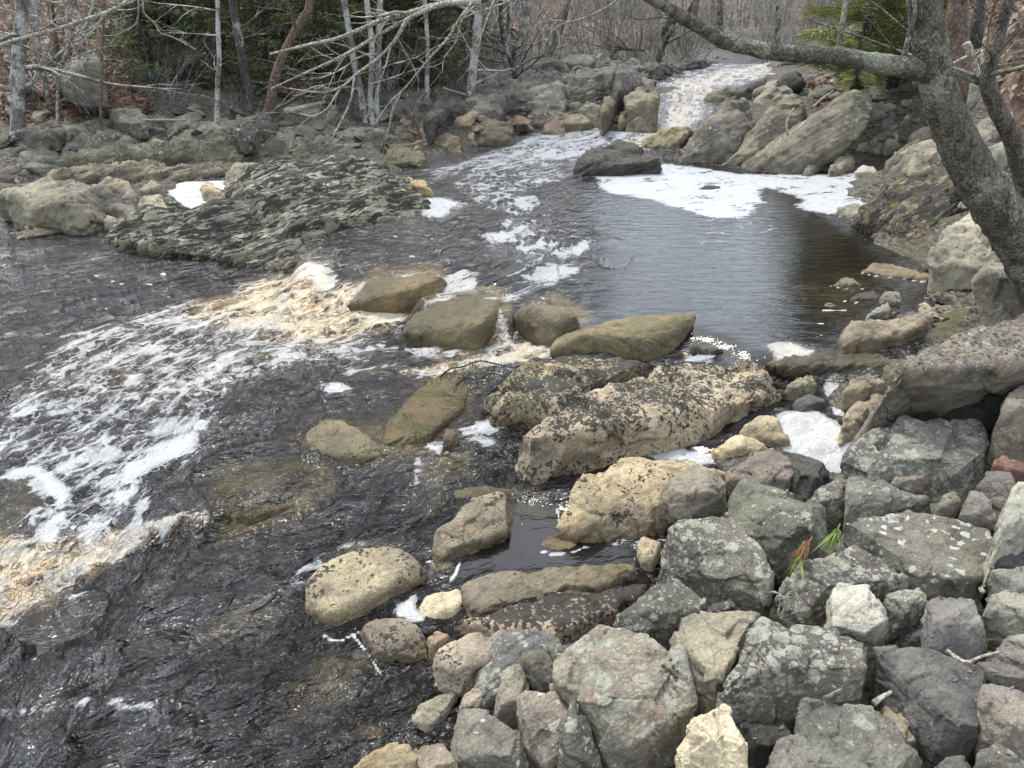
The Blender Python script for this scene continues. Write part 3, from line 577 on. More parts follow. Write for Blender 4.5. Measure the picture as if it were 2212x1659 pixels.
def outline_pts(P, zb, r, zt=None, tilt=0.0, front=.30, auto=True, ridge=None, foot=.12, thin=None, flat=False):
    """3-D corner points of a rock from the outline it shows: upper edge at its top, lower edge on the ground, the hidden back made up."""
    P = [tuple(p) for p in P]; xs = [p[0] for p in P]; x0, x1 = min(xs), max(xs)
    zl, zr = zb if isinstance(zb, tuple) else (zb, zb)
    zB = lambda x: zl + (zr - zl) * (x - x0) / max(1, x1 - x0)
    A = np.array([(p[0], p[1]) for p in P], float)
    def span(x):
        ys = []
        for a, b in zip(A, np.roll(A, -1, 0)):
            if (a[0] - x) * (b[0] - x) <= 0 and a[0] != b[0]: ys.append(a[1] + (b[1] - a[1]) * (x - a[0]) / (b[0] - a[0]))
        return (min(ys), max(ys)) if ys else (A[:, 1].min(), A[:, 1].max())
    mt = max(b - a for a, b in (span(x) for x in np.linspace(x0 + 2, x1 - 2, 15)))
    xm, ym = (x0 + x1) / 2, A[:, 1].max()
    c = at_z(xm, ym, zB(xm)); d = c - np.array([0, 0, HC]); dist = np.linalg.norm(d); th = math.asin(max(.02, -d[2] / dist))
    S = mt * (d @ np.array([0, CP, -SP])) / FPX
    H = S * r / (math.sin(th) + r * math.cos(th))
    if zt is not None: H = zt
    pts = []
    for p in P:
        lo, hi = span(min(max(p[0], x0 + 1), x1 - 1)); tk = hi - lo
        if len(p) > 2: h = p[2]
        else:
            up = (hi - p[1]) / max(1e-3, tk)
            if flat: h = 0.0 if up < .34 and tk > .2 * mt else 1.0 if tk > .4 * mt else .62
            else:
                          h = 0.0 if up < .34 and tk > .25 * mt else min(1.0, max(.0, up) * (.35 + .9 * min(1, tk / (.7 * mt))))
            if tk <= .25 * mt and not flat: h = .4
        z = zB(p[0]) + h * H + tilt * (p[0] - xm) / max(1, x1 - x0) * H
        q = at_z(p[0], p[1], z); pts.append(q)
        if h < .2 and auto and ridge is None:        # a front face sloping back to the top
            e = q.copy(); e[2] += H * (.92 if flat else .78); k = q[:2] / np.linalg.norm(q[:2]); e[:2] += k * H * (.16 if flat else front); pts.append(e)
    for p in ridge or ():
        pts.append(at_z(p[0], p[1], zB(p[0]) + (p[2] if len(p) > 2 else 1.0) * H))
    ct = np.mean(pts, 0)
    for q in list(pts):
        e = q.copy(); e[:2] = ct[:2] + (e[:2] - ct[:2]) * .92; e[2] = (min(zl, zr) - foot) if thin is None else q[2] - thin; pts.append(e)
    return pts, dist, H
JOBS = []
def lean_pts(P, zb, lean, deep):
    """a steep slab or block: the face we see leans back from its foot, its body runs on behind"""
    A = np.array(P, float); ym = A[:, 1].max(); xm = A[A[:, 1] > ym - 10, 0].mean(); Y0 = at_z(xm, ym, zb)[1]; px = Y0 / FPX; c = A.mean(0); pts = []
    Yf = lambda y: Y0 + lean * (ym - y) * px
    for x, y in A: pts.append(at_y(x, y, Yf(y)))
    w = (A[:, 0].max() - A[:, 0].min()) * px
    for x, y in A:                                  # a proud middle, and the back
        q = c + (np.array([x, y]) - c) * .62; pts.append(at_y(q[0], q[1], Yf(q[1]) - .10 * min(w, 1.2)))
        e = at_y(x, y, Yf(y)); k = np.array([e[0], e[1], 0]) / np.hypot(e[0], e[1]); e = e + k * deep + np.array([0, 0, -.05]); pts.append(e)
    for x, y in A[A[:, 1] > ym - 25]: e = at_y(x, y, Yf(y)); pts.append(e + np.array([0, .05, -.25]))
    return pts, float(np.linalg.norm(pts[0] - np.array([0, 0, HC])))
def R(name, label, P, st='grey', zb=None, r=.55, group=None, wl=-9.0, cat=None, more=(), lean=None, deep=.5, **kw):
    s = dict(ST[st]); hk = {}
    for k in ('zt', 'tilt', 'front', 'ridge', 'foot', 'auto', 'thin'):
        if k in kw: hk[k] = kw.pop(k)
    s.update(kw)
    if zb is None:
        ym = max(p[1] for p in P); xm = np.mean([p[0] for p in P if p[1] > ym - 12]); g = on_ground(xm, ym); zb = float(g[2]) - .02
    elif not isinstance(zb, tuple) and wl < -1:
        ym = max(p[1] for p in P); xm = np.mean([p[0] for p in P if p[1] > ym - 12]); zb = max(zb, float(on_ground(xm, ym)[2]) - .03)
    if lean is not None:
        pts, dist = lean_pts(P, zb, lean, deep); JOBS.append((name, label, [pts], s, dist, group, wl, cat or name.split('_')[-1])); return
    if s['rnd'] < .014:
        hk['flat'] = True; hk.setdefault('tilt', float(np.random.default_rng(len(JOBS)).uniform(-.45, .45)))
    pts, dist, H = outline_pts(P, zb, r, **hk)
    hulls = [pts]
    for M in more: hulls.append(outline_pts(M, zb, r, **hk)[0])
    JOBS.append((name, label, hulls, s, dist, group, wl, cat or name.split('_')[-1]))
def facets(q, w, seed):                            # broken faces: each cell of the surface is a little plane of its own tilt
    p = q / w; i0 = np.floor(p).astype(np.int64); best = np.full(len(p), 9.0); out = np.zeros(len(p))
    def h(c, k):
        n = (c[:, 0] * 374761393 + c[:, 1] * 668265263 + c[:, 2] * 1440662683 + (seed * 7 + k) * 974634777) & 0xffffffff
        n = ((n ^ (n >> 13)) * 1274126177) & 0xffffffff; return ((n ^ (n >> 16)) & 0xffff) / 65535.
    for dx in (-1, 0, 1):
        for dy in (-1, 0, 1):
            for dz in (-1, 0, 1):
                c = i0 + np.array([dx, dy, dz]); r = p - c - np.stack([h(c, 0), h(c, 1), h(c, 2)], 1); d = (r * r).sum(1); m = d < best
                best[m] = d[m]; cm = c[m]; out[m] = ((np.stack([h(cm, 3), h(cm, 4), h(cm, 5)], 1) - .5) * r[m]).sum(1) + .35 * (h(cm, 6) - .5)
    return out * w
def finish_mesh(me, vox, s, size, seed):
    n = len(me.vertices); co = np.empty(n * 3, np.float32); me.vertices.foreach_get('co', co); co = co.reshape(-1, 3).astype(float)
    ne = len(me.edges); ed = np.empty(ne * 2, np.int32); me.edges.foreach_get('vertices', ed); ed = ed.reshape(-1, 2)
    deg = np.bincount(ed.ravel(), minlength=n)[:, None].astype(float)
    def smooth(k, lam=.6):
        nonlocal co
        for _ in range(k):
            acc = np.stack([np.bincount(ed[:, 0], co[ed[:, 1], a], n) + np.bincount(ed[:, 1], co[ed[:, 0], a], n) for a in range(3)], 1)
            co = co + lam * (acc / np.maximum(deg, 1) - co)
    smooth(int(min(90, 1 + (.8 * s['rnd'] / vox) ** 2)), .6 if s['rnd'] > .013 else .2)
    me.vertices.foreach_set('co', co.astype(np.float32).ravel()); me.update()
    no = np.empty(n * 3, np.float32); me.vertex_normals.foreach_get('vector', no); no = no.reshape(-1, 3).astype(float)
    q = co + seed * 3.7; am = s['amp']; w = min(size, 1.4)
    cr_ = .25 if s['rnd'] < .013 else 1.0             # broken stone keeps its flat faces
    d = w * am * (.030 * cr_ * fbm(q * (2.6 / w), 3, seed) + .012 * cr_ * fbm(q * (9 / w), 3, seed + 3))
    d += am * (.0055 * fbm(q * 14, 3, seed + 5) + .0022 * vn(q * 55, seed + 8)) * min(1.0, size * 2.2)
    # chipped plates: steps where a slow noise crosses its levels
    pl = fbm(q * (3.4 / w), 2, seed + 11) * 2.2; fr = pl - np.floor(pl); d += w * am * .011 * (np.floor(pl) + sstep(.0, .14, fr))
    cr = np.abs(vn(q * (2.2 / w) + .35 * np.stack([vn(q * 6, 1), vn(q * 6, 2), vn(q * 6, 3)], 1), seed + 15)); d -= w * .022 * am * sstep(.05, 0, cr)
    if s['rnd'] < .024 and size < 1.9: d += (.42 if s['rnd'] < .014 else .26) * facets(q + .03 * w * np.stack([vn(q * 9, 1), vn(q * 9, 2), vn(q * 9, 3)], 1), .30 * w, seed) * am
    bd = s.get('bed', 0)
    if bd:
        L = np.stack([q @ NB, q @ BT, q @ BU], 1)
        ph = L[:, 0] * (8.0 if size > 2.5 else 12.0 if size > 1.2 else 18.0) + 1.1 * fbm(L * np.array([2.2, .55, .8]), 3, 5) + .25 * vn(L * np.array([9, 3, 5]), 8)
        fr = ph - np.floor(ph); saw = np.where(fr < .82, fr / .82, (1 - fr) / .18)
        brk = .35 + .65 * sstep(-.35, .25, vn(np.stack([np.floor(ph) * 3.7, L[:, 1] * 1.5, L[:, 2] * .8], 1), 6))
        bd *= 1.7 if size > 2.5 else 1.0
        d += bd * (.040 * (saw - .4) * brk + .035 * vn(L * np.array([3.0, .7, 1.2]), 7) + .014 * vn(L * np.array([34, 6, 9]), 9)) * min(1.2, size)
    co = co + no * d[:, None]
    me.vertices.foreach_set('co', co.astype(np.float32).ravel())
    me.polygons.foreach_set('use_smooth', np.ones(len(me.polygons), bool)); me.update()
    return co
def rock_props(o, s, wl, rs):
    c = s['c']; v = rs.uniform(.85, 1.15); l = (c[0] + c[1] + c[2]) / 3; k = .3 if s.get('rnd', 1) < .012 and l < .3 else 0; c = (c[0] * (1 - k) + l * k, c[1] * (1 - k) + l * k * 1.01, c[2] * (1 - k) + l * k * .96); o.color = (c[0] * v, c[1] * v * rs.uniform(.98, 1.02), c[2] * v * rs.uniform(.94, 1.05), 1)
    for k in ('spots', 'lichen', 'pale', 'moss', 'wet', 'amber'): o[k] = float(s.get(k, 0.0))
    o['strat'] = min(1.0, s.get('bed', 0) * .8)
    o['wl'] = float(wl)
def run_jobs():
    tmp = []
    for i, (name, label, hulls, s, dist, group, wl, cat) in enumerate(JOBS):
        A = np.concatenate([np.array(h) for h in hulls]); size = float(np.linalg.norm(A.max(0) - A.min(0)) / 1.6)
        vox = max(dist * (.0017 if s.get('fine') or (dist < 5.5 and s['rnd'] < .014) else .0024), size / (230 if s.get('fine') else 150), .0045)
        base = np.array([*A[:, :2].mean(0), A[:, 2].min()]); hulls = [[np.asarray(p) - base for p in h] for h in hulls]
        me = solids(hulls, s['cuts'], 100 + i); ob = bpy.data.objects.new(name, me); COL.objects.link(ob)
        m = ob.modifiers.new('r', 'REMESH'); m.mode = 'VOXEL'; m.voxel_size = vox
        tmp.append((ob, vox, size, base))
    bpy.context.view_layer.update(); dg = bpy.context.evaluated_depsgraph_get()
    news = [bpy.data.meshes.new_from_object(t[0].evaluated_get(dg)) for t in tmp]
    for i, ((ob, vox, size, base), me) in enumerate(zip(tmp, news)):
        name, label, hulls, s, dist, group, wl, cat = JOBS[i]
        ob.modifiers.clear(); old = ob.data; ob.data = me; bpy.data.meshes.remove(old); me.name = name
        ob.location = base; finish_mesh(me, vox, s, size, 200 + i)
        me.materials.clear(); me.materials.append(s.get('mat', ROCK))
        rock_props(ob, s, wl, np.random.default_rng(i)); tag(ob, label, cat, group)
    return [t[0] for t in tmp]
# ---- by the dark run and the still pool
R('boulder', 'rounded tan boulder with black specks standing in the dark water', [(662,1290),(668,1245),(690,1215),(770,1182),(840,1176),(872,1184),(897,1210),(922,1226),(925,1245),(905,1280),(847,1320),(775,1362),(730,1383),(700,1375),(675,1345),(664,1315)], 'round', -.05, .5, wl=-.01, front=.2, rnd=.06)
R('stone', 'small round tan stone touching the speckled tan boulder', [(924,1222),(930,1210),(955,1204),(985,1215),(994,1225),(978,1250),(950,1266),(932,1258)], 'round', -.05, .8, rnd=.03, wl=-.02)
R('block', 'tan block with one flat top just below the speckled boulder', [(772,1371),(775,1360),(800,1345),(846,1328),(872,1332),(900,1352),(922,1380),(928,1400),(925,1418),(880,1440),(820,1452),(805,1442),(785,1405)], 'tan', -.05, .55, wl=0, rnd=.022)
R('slab', 'long tan slab with dark green moss along its back edge', [(985,1320),(1000,1262),(1060,1240),(1180,1222),(1240,1217),(1340,1217),(1365,1225),(1371,1240),(1370,1258),(1290,1275),(1180,1303),(1100,1322),(1040,1328),(1000,1342)], 'tan', .0, .30, wl=.0, moss=.42, spots=.3)
R('block', 'pale tan block butted against the end of the mossy slab', [(903,1325),(908,1300),(918,1282),(990,1266),(1000,1290),(997,1325),(985,1340),(935,1352),(912,1348)], 'tan', -.02, .45, c=PTAN, spots=.3, moss=.1)
R('slab', 'low slab crusted with black lichen below the mossy slab', [(957,1362),(1010,1330),(1100,1305),(1180,1285),(1290,1265),(1400,1256),(1422,1264),(1350,1300),(1300,1340),(1270,1362),(1240,1385),(1170,1402),(1120,1390),(1010,1385),(975,1382)], 'tanlich', .02, .35, c=PINK, spots=.86)
R('block', 'pinkish tan block with scattered black spots and a pointed top', [(935,1440),(950,1400),(1010,1370),(1085,1358),(1130,1390),(1150,1408),(1125,1420),(1040,1462),(990,1488),(945,1478)], 'pink', .06, .55, spots=.48, c=(.36,.29,.22))
R('stone', 'small rusty stone wedged beside the flat topped tan block', [(922,1378),(945,1362),(975,1372),(970,1388),(940,1407),(926,1402)], 'rust', .05)
R('stone', 'angular grey stone with two dark spots beside the big lichen boulder', [(1125,1425),(1180,1400),(1200,1405),(1205,1440),(1190,1492),(1175,1497),(1150,1480),(1128,1455)], 'grey', .18, .8, spots=.3, lichen=.15)
R('stone', 'small pale grey chip behind the angular two spot stone', [(1198,1390),(1245,1398),(1240,1425),(1215,1432),(1200,1408)], 'grey', .25)
R('stone', 'upright grey brown flake leaning below the pinkish block', [(1055,1540),(1075,1480),(1095,1438),(1128,1428),(1142,1478),(1130,1500),(1130,1540),(1085,1555)], 'grey', .08, .9, lichen=.1, c=(.2,.18,.14))
R('stone', 'narrow olive stone slanting out of the water below the tan blocks', [(848,1530),(870,1500),(920,1465),(940,1453),(947,1475),(915,1510),(880,1540),(855,1547)], 'olive', -.05, .6, wl=-.01, moss=.3, rnd=.015)
R('block', 'angular buff block with bright edges at the waterline', [(888,1540),(905,1520),(975,1490),(988,1495),(990,1530),(970,1565),(935,1600),(895,1603),(890,1570)], 'pink', -.04, .7, c=(.3,.26,.2), spots=.2, lichen=.25)
R('stone', 'thin striped stone behind the angular buff block', [(985,1525),(1000,1500),(1060,1473),(1068,1490),(1030,1537),(1010,1532)], 'pink', .05, .7, bed=.3)
R('slab', 'flat grey slab with white lichen patches by the bottom edge', [(965,1605),(978,1540),(985,1525),(1050,1540),(1120,1580),(1147,1620),(1152,1650),(1100,1662),(1040,1658),(990,1642),(975,1617)], 'greyp', .12, .35, c=(.2,.185,.15), lichen=.12, pale=.5)
R('boulder', 'tan pyramid shaped boulder at the bottom edge by the water', [(745,1668),(800,1620),(850,1598),(885,1600),(905,1640),(920,1690),(850,1745),(770,1725)], 'tan', -.02, .7, spots=.2, c=(.34,.28,.18))
R('stone', 'brown grey stone beside the tan pyramid boulder', [(886,1602),(960,1603),(987,1650),(985,1700),(920,1705),(903,1640)], 'pink', .08, .6, c=(.26,.21,.16), spots=.2)
R('block', 'grey brown block with a white lichen patch on its corner', [(1118,1510),(1130,1490),(1200,1495),(1232,1508),(1215,1560),(1222,1640),(1180,1657),(1140,1622),(1122,1570)], 'greyp', .15, .6, c=(.2,.175,.145), lichen=.1, pale=.45)
R('block', 'dark wedge shaped rock pressed against the big lichen boulder', [(1208,1590),(1218,1555),(1245,1500),(1265,1545),(1302,1640),(1287,1668),(1240,1652),(1205,1625)], 'dark', .22, .9, c=(.13,.13,.115), lichen=.4)
R('boulder', 'largest grey boulder with pinkish flat top covered in pale lichen', [(1195,1455),(1200,1435),(1240,1395),(1295,1352),(1345,1353),(1400,1365),(1465,1410),(1508,1500),(1515,1545),(1462,1602),(1390,1640),(1330,1660),(1270,1565),(1245,1510),(1210,1490)], 'pink', .25, .42, c=(.26,.22,.18), lichen=.75, spots=.3)
R('slab', 'greenish lichen slab leaning behind the largest grey boulder', [(1300,1350),(1350,1310),(1420,1265),(1450,1248),(1530,1298),(1545,1312),(1470,1362),(1440,1382),(1350,1358)], 'grey', .3, .5, c=GGREEN, lichen=.75)
R('rock', 'cream white rock with a yellow stained face at the bottom edge', [(1462,1605),(1480,1570),(1550,1520),(1572,1530),(1602,1580),(1627,1630),(1650,1670),(1600,1705),(1530,1705),(1475,1685)], 'cream', .35, .75)
R('boulder', 'blocky grey boulder crusted all over with pale lichen dots', [(1412,1205),(1440,1150),(1480,1125),(1590,1115),(1608,1135),(1655,1240),(1662,1300),(1655,1327),(1610,1332),(1560,1312),(1470,1277),(1420,1242)], 'grey', .2, .65, c=(.15,.145,.125), lichen=.75)
R('block', 'dark green grey block with a shaded lower face and pine needles hanging on it', [(1565,1100),(1590,1045),(1612,1028),(1662,1053),(1700,1068),(1792,1106),(1824,1122),(1815,1150),(1770,1212),(1660,1242),(1640,1192),(1600,1135)], 'greyp', .25, .6, c=(.135,.14,.115), lichen=.35, pale=.2)
R('slab', 'broad flat grey slab dotted with white lichen rounds', [(1820,1125),(1870,1113),(1990,1105),(2062,1118),(2132,1150),(2152,1210),(2147,1262),(2100,1292),(2010,1287),(1960,1268),(1905,1230),(1850,1190)], 'greyp', .42, .25, c=(.17,.165,.135), lichen=.18, pale=.85, cuts=2)
R('rock', 'lichen mottled rock between the dotted slab and the blocky boulder', [(1660,1250),(1720,1225),(1800,1193),(1845,1176),(1887,1198),(1902,1225),(1957,1265),(1942,1292),(1870,1297),(1790,1300),(1725,1314),(1680,1297)], 'greyp', .4, .45, lichen=.8, pale=.4)
R('block', 'freshly broken pale grey block with a speckled clean face', [(1790,1340),(1800,1270),(1812,1258),(1865,1263),(1892,1288),(1917,1335),(1917,1375),(1880,1396),(1835,1367),(1795,1357)], 'white', .42, .75, ridge=[(1795,1345),(1870,1365,.9),(1912,1338)])
R('rock', 'mottled dark rock overhanging a gap beside the fresh pale block', [(1890,1300),(1920,1293),(1945,1273),(1990,1268),(2007,1300),(1985,1322),(1925,1347),(1905,1322)], 'grey', .5, .5, c=(.13,.13,.11), lichen=.7)
R('block', 'faceted block with a pink top and smooth grey front', [(1998,1325),(2010,1300),(2025,1290),(2105,1298),(2157,1350),(2152,1382),(2125,1407),(2085,1432),(2040,1402),(2003,1365)], 'blue', .5, .75, c=(.22,.205,.19), lichen=.05, ridge=[(2020,1362),(2112,1305),(2124,1380,.6)])
R('slab', 'smooth blue grey slab propped on edge with a straight left side', [(1888,1400),(1970,1393),(2020,1405),(2110,1440),(2127,1460),(2112,1520),(2107,1600),(2092,1660),(2020,1625),(1975,1565),(1930,1490)], 'blue', .42, .45, c=(.15,.15,.148), lichen=.25, cuts=2)
R('slab', 'buff slab with a yellow stain tilting beside the largest boulder', [(1448,1378),(1470,1330),(1500,1323),(1640,1328),(1622,1390),(1582,1460),(1542,1532),(1505,1503),(1500,1460),(1470,1442)], 'pink', .32, .45, c=(.30,.265,.205), lichen=.2, spots=.25, cuts=2)
R('boulder', 'large dark boulder with a bright top edge over a black shaded face', [(1575,1460),(1625,1370),(1645,1333),(1790,1358),(1870,1383),(1892,1420),(1907,1460),(1922,1492),(1870,1502),(1810,1500),(1780,1525),(1725,1535),(1720,1562),(1640,1552),(1590,1542),(1550,1512)], 'dark', .34, .6, c=(.12,.115,.095), lichen=.75, spots=.35, ridge=[(1597,1445),(1708,1412),(1775,1435),(1900,1468)])
R('boulder', 'rounded green grey boulder with a split top at the bottom edge', [(1728,1525),(1740,1508),(1860,1508),(1940,1528),(1967,1560),(1992,1620),(2012,1675),(1900,1725),(1740,1705),(1725,1620)], 'grey', .42, .5, c=(.19,.185,.155), lichen=.4)
R('stone', 'pale smooth grey stone in front of the split top boulder', [(1645,1665),(1680,1600),(1720,1583),(1790,1590),(1812,1680),(1740,1725),(1660,1715)], 'grey', .45, .5, c=(.21,.205,.175), lichen=.2)
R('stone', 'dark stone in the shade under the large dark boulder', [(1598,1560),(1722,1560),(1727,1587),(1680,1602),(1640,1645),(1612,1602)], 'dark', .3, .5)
R('rock', 'pinkish buff rock with a rough break at the right edge', [(2115,1520),(2122,1480),(2135,1470),(2200,1488),(2255,1520),(2245,1620),(2190,1642),(2140,1612),(2125,1562)], 'pink', .5, .6, c=(.29,.25,.2), lichen=.25)
R('stone', 'small olive grey stone in the bottom corner', [(2105,1662),(2110,1620),(2150,1603),(2230,1640),(2225,1715),(2120,1715)], 'grey', .5, .6, c=GGREEN)
R('stone', 'small round dark stone between slab and corner at the bottom edge', [(2008,1662),(2040,1632),(2080,1630),(2102,1655),(2082,1702),(2020,1702)], 'blue', .45, .7, c=(.14,.14,.14))
R('stone', 'pale stone at the right edge above the thin bleached twig', [(2163,1400),(2165,1375),(2212,1368),(2265,1380),(2255,1442),(2190,1442)], 'pink', .55, .6, c=(.3,.28,.24))
R('stone', 'flat purple grey stone under the bleached twig', [(2108,1430),(2150,1423),(2200,1440),(2245,1460),(2225,1484),(2150,1478)], 'blue', .5, .4, c=(.2,.19,.18))
R('stone', 'small dark blue stone tucked left of the pink topped block', [(1966,1372),(2000,1350),(2022,1380),(2012,1402),(1988,1397)], 'blue', .45)
R('rock', 'smooth grey rock at the right edge beside the pink topped block', [(2133,1322),(2140,1280),(2175,1270),(2235,1288),(2245,1352),(2185,1373),(2158,1362),(2148,1342)], 'blue', .55, .6, c=(.2,.195,.175))
R('slab', 'grey slab running out of the picture below the whitish rock', [(2140,1232),(2212,1222),(2265,1240),(2255,1302),(2215,1303),(2175,1275)], 'greyp', .6, .35, c=(.2,.2,.175))
R('rock', 'whitish grey rock at the right edge beside the dotted slab', [(2148,1190),(2160,1130),(2176,1080),(2200,1040),(2235,1040),(2265,1120),(2235,1195),(2180,1203)], 'white', .6, .8, c=(.34,.35,.31), lichen=.2)
R('stone', 'shiny dark stone under the whitish grey rock', [(2143,1217),(2175,1190),(2220,1183),(2245,1220),(2218,1240),(2170,1232)], 'blue', .6, .5, c=(.09,.09,.1))
# ---- the big rocks of the outcrop in midstream
R('boulder', 'broad tan boulder with a dark cracked patch above the still pool', [(1203,1130),(1217,1085),(1250,1040),(1310,1005),(1350,992),(1440,995),(1480,1000),(1540,1020),(1572,1050),(1560,1100),(1480,1128),(1470,1155),(1440,1168),(1320,1178),(1235,1174),(1210,1150)], 'tan', .0, .5, wl=.015, c=(.37,.31,.205), spots=.55, rnd=.018, cuts=3, front=.45)
R('slab', 'grey brown plate lying on the broad tan boulder', [(1420,1062),(1440,1048),(1500,1003),(1550,1015),(1572,1045),(1570,1082),(1500,1108),(1455,1103)], 'grey', .26, .4, c=(.21,.185,.145), lichen=.2)
R('stone', 'flat tan stone ringed with foam in the still pool', [(1160,1184),(1183,1157),(1215,1161),(1257,1178),(1235,1193),(1200,1197)], 'tan', .0, .35, wl=.02, spots=.1, c=(.3,.255,.175))
R('block', 'upright tan block against the lichen dotted boulder', [(1375,1178),(1383,1157),(1432,1170),(1418,1205),(1412,1220),(1385,1214)], 'tan', .05, .7, spots=.2, c=PTAN)
R('rock', 'wedge shaped grey tan rock edged with foam in the still pool', [(912,1207),(930,1185),(985,1135),(1010,1100),(1020,1072),(1060,1063),(1092,1073),(1112,1105),(1130,1130),(1100,1148),(1020,1182),(940,1207)], 'tan', .0, .6, wl=.02, c=(.27,.235,.175), spots=.42, lichen=.15, rnd=.012, cuts=4)
R('stone', 'thin olive stone lying behind the wedge shaped rock', [(948,1087),(975,1058),(1040,1048),(1110,1050),(1127,1062),(1080,1072),(1020,1078),(975,1092)], 'olive', .02, .35, wl=.02, moss=.3)
R('boulder', 'longest boulder of buff stone with a yellow green end over a dark gap', [(1062,1010),(1075,965),(1110,945),(1200,895),(1240,865),(1340,830),(1420,828),(1480,805),(1540,780),(1620,776),(1657,800),(1692,860),(1678,872),(1640,902),(1580,928),(1500,938),(1400,988),(1290,1008),(1210,1027),(1140,1022),(1090,1017)], 'tanlich', .08, .55, c=(.32,.275,.21), spots=.72, lichen=.2, moss=.12, rnd=.016, cuts=3, ridge=[(1130,985,.5),(1177,950),(1360,868),(1540,850),(1645,860,.8),(1400,940,.55),(1250,975,.5)], more=())
R('boulder', 'buff boulder with a black lichen crust beside the cascade', [(1018,882),(1035,865),(1075,830),(1130,795),(1170,768),(1215,762),(1300,773),(1380,773),(1400,790),(1395,802),(1340,817),(1265,838),(1260,858),(1215,888),(1160,907),(1100,918),(1040,898)], 'tanlich', .08, .5, c=(.28,.24,.165), spots=.84, rnd=.016, wl=.08, ridge=[(1060,890,.5),(1110,860),(1200,865),(1262,838),(1380,790)])
R('boulder', 'smooth olive boulder like a loaf at the lip of the pool', [(1188,757),(1195,735),(1260,723),(1290,700),(1330,686),(1410,680),(1475,688),(1496,705),(1496,730),(1480,752),(1460,767),(1400,787),(1310,775),(1240,770)], 'olive', .2, .6, wl=.18, rnd=.06, cuts=0)
R('rock', 'wet amber rock with water sheeting over it at the top of the cascade', [(745,655),(790,602),(850,598),(900,590),(950,595),(977,620),(967,642),(905,662),(850,664),(800,660)], 'wet', .2, .7, c=(.22,.165,.085), wet=.7)
R('rock', 'wide wet olive rock in the middle of the cascade', [(866,720),(875,690),(930,650),(1000,638),(1080,648),(1102,665),(1075,690),(1092,720),(1040,757),(1010,748),(950,737)], 'wet', .13, .6, c=(.17,.148,.085))
R('rock', 'wet olive rock with a thin curtain of water beside the loaf boulder', [(1105,683),(1140,663),(1200,657),(1242,678),(1264,710),(1200,740),(1160,730),(1128,704)], 'wet', .22, .7, c=(.17,.15,.09))
R('slab', 'amber slab just awash below the black lichen boulder', [(818,962),(830,920),(870,880),(900,835),(960,803),(1022,800),(1012,870),(1000,902),(960,932),(920,967),(860,973)], 'sub', .03, .16, wl=.14, moss=.45, c=(.19,.15,.075))
R('stone', 'half sunk grey and olive stone left of the amber slab', [(648,967),(660,930),(700,903),(745,903),(800,943),(852,985),(820,1002),(760,1014),(700,1007),(660,992)], 'sub', .02, .28, wl=.0, c=(.2,.175,.11), wet=.4)
R('stone', 'brown stone under shallow water behind the thin olive stone', [(906,1022),(930,1003),(1000,985),(1022,990),(1000,1012),(960,1037),(930,1062),(910,1047)], 'sub', .0, .3, wl=.0, c=(.22,.17,.08), wet=.7)
R('stone', 'round olive stone with a dark hollow alone in the current', [(453,1112),(470,1075),(510,1043),(600,1028),(700,1028),(707,1050),(682,1087),(640,1112),(560,1137),(500,1144),(458,1132)], 'sub', -.03, .28, wl=.02, c=(.17,.145,.08), spots=.7, wet=.5)
R('stone', 'small dark stone standing upright in the trickle', [(953,977),(958,940),(965,923),(981,928),(997,960),(982,982),(960,989)], 'olive', .03, .9, rnd=.015, c=(.15,.125,.08), wet=.5, wl=.08)
R('stone', 'small brown stone awash near the bottom water', [(687,1468),(700,1443),(740,1428),(787,1413),(777,1440),(730,1477),(700,1484)], 'sub', -.02, .35, wl=.0, c=(.30,.22,.12), rnd=.02)
R('stone', 'dark wet stone between the loaf boulder and the pool', [(1488,748),(1510,735),(1537,740),(1572,765),(1540,777),(1500,767)], 'dark', .25, .5, wet=.5)
R('stone', 'pale tan stone under the tip of the loaf boulder', [(1473,757),(1500,768),(1522,790),(1490,802),(1470,782)], 'tan', .18, .5, c=PTAN)
# ---- foam pool and right bank
R('stone', 'round speckled tan stone beside the cream foam pool', [(1595,947),(1605,920),(1640,893),(1670,893),(1692,915),(1712,955),(1690,967),(1640,957)], 'tan', .12, .8, rnd=.02, c=PTAN, spots=.35)
R('stone', 'flat buff stone in front of the round speckled stone', [(1538,972),(1570,945),(1600,938),(1640,948),(1672,965),(1600,980),(1560,990)], 'tan', .15, .4, c=PTAN, spots=.15)
R('slab', 'brown grey slab with lichen leaning towards the foam pool', [(1570,1010),(1580,1000),(1620,975),(1670,966),(1737,1000),(1717,1050),(1692,1082),(1650,1064),(1600,1034)], 'pink', .22, .4, c=(.22,.18,.145), lichen=.35)
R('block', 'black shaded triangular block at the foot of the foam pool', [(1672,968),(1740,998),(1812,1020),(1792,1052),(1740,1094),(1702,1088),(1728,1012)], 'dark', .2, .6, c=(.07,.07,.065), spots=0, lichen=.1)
R('rock', 'tan triangular rock on the right side of the foam pool', [(1813,952),(1820,900),(1860,868),(1890,853),(1917,850),(1902,892),(1872,942),(1850,955)], 'tan', .14, .8, c=(.33,.28,.195), spots=.35, lichen=.2)
R('slab', 'huge tilted slab littered with dry needles over a black hollow', [(1850,957,.30),(1885,875,.6),(1950,798,.95),(2000,770,1.0),(1985,860,.5),(1960,912,.33),(1930,907,.28),(1872,955,.18)], 'pink', .2, .5, zt=.78, auto=False, thin=.03, c=(.23,.20,.17), lichen=.5, spots=.5, cuts=0, rnd=.01, tilt=0, more=([(1935,880,.5),(1950,798,.95),(2000,753,1.0),(2080,718,1.0),(2230,685,1.0),(2330,690,1.0),(2330,778,.98),(2230,785,.80),(2160,810,.70),(2040,868,.48),(1965,908,.33)],))
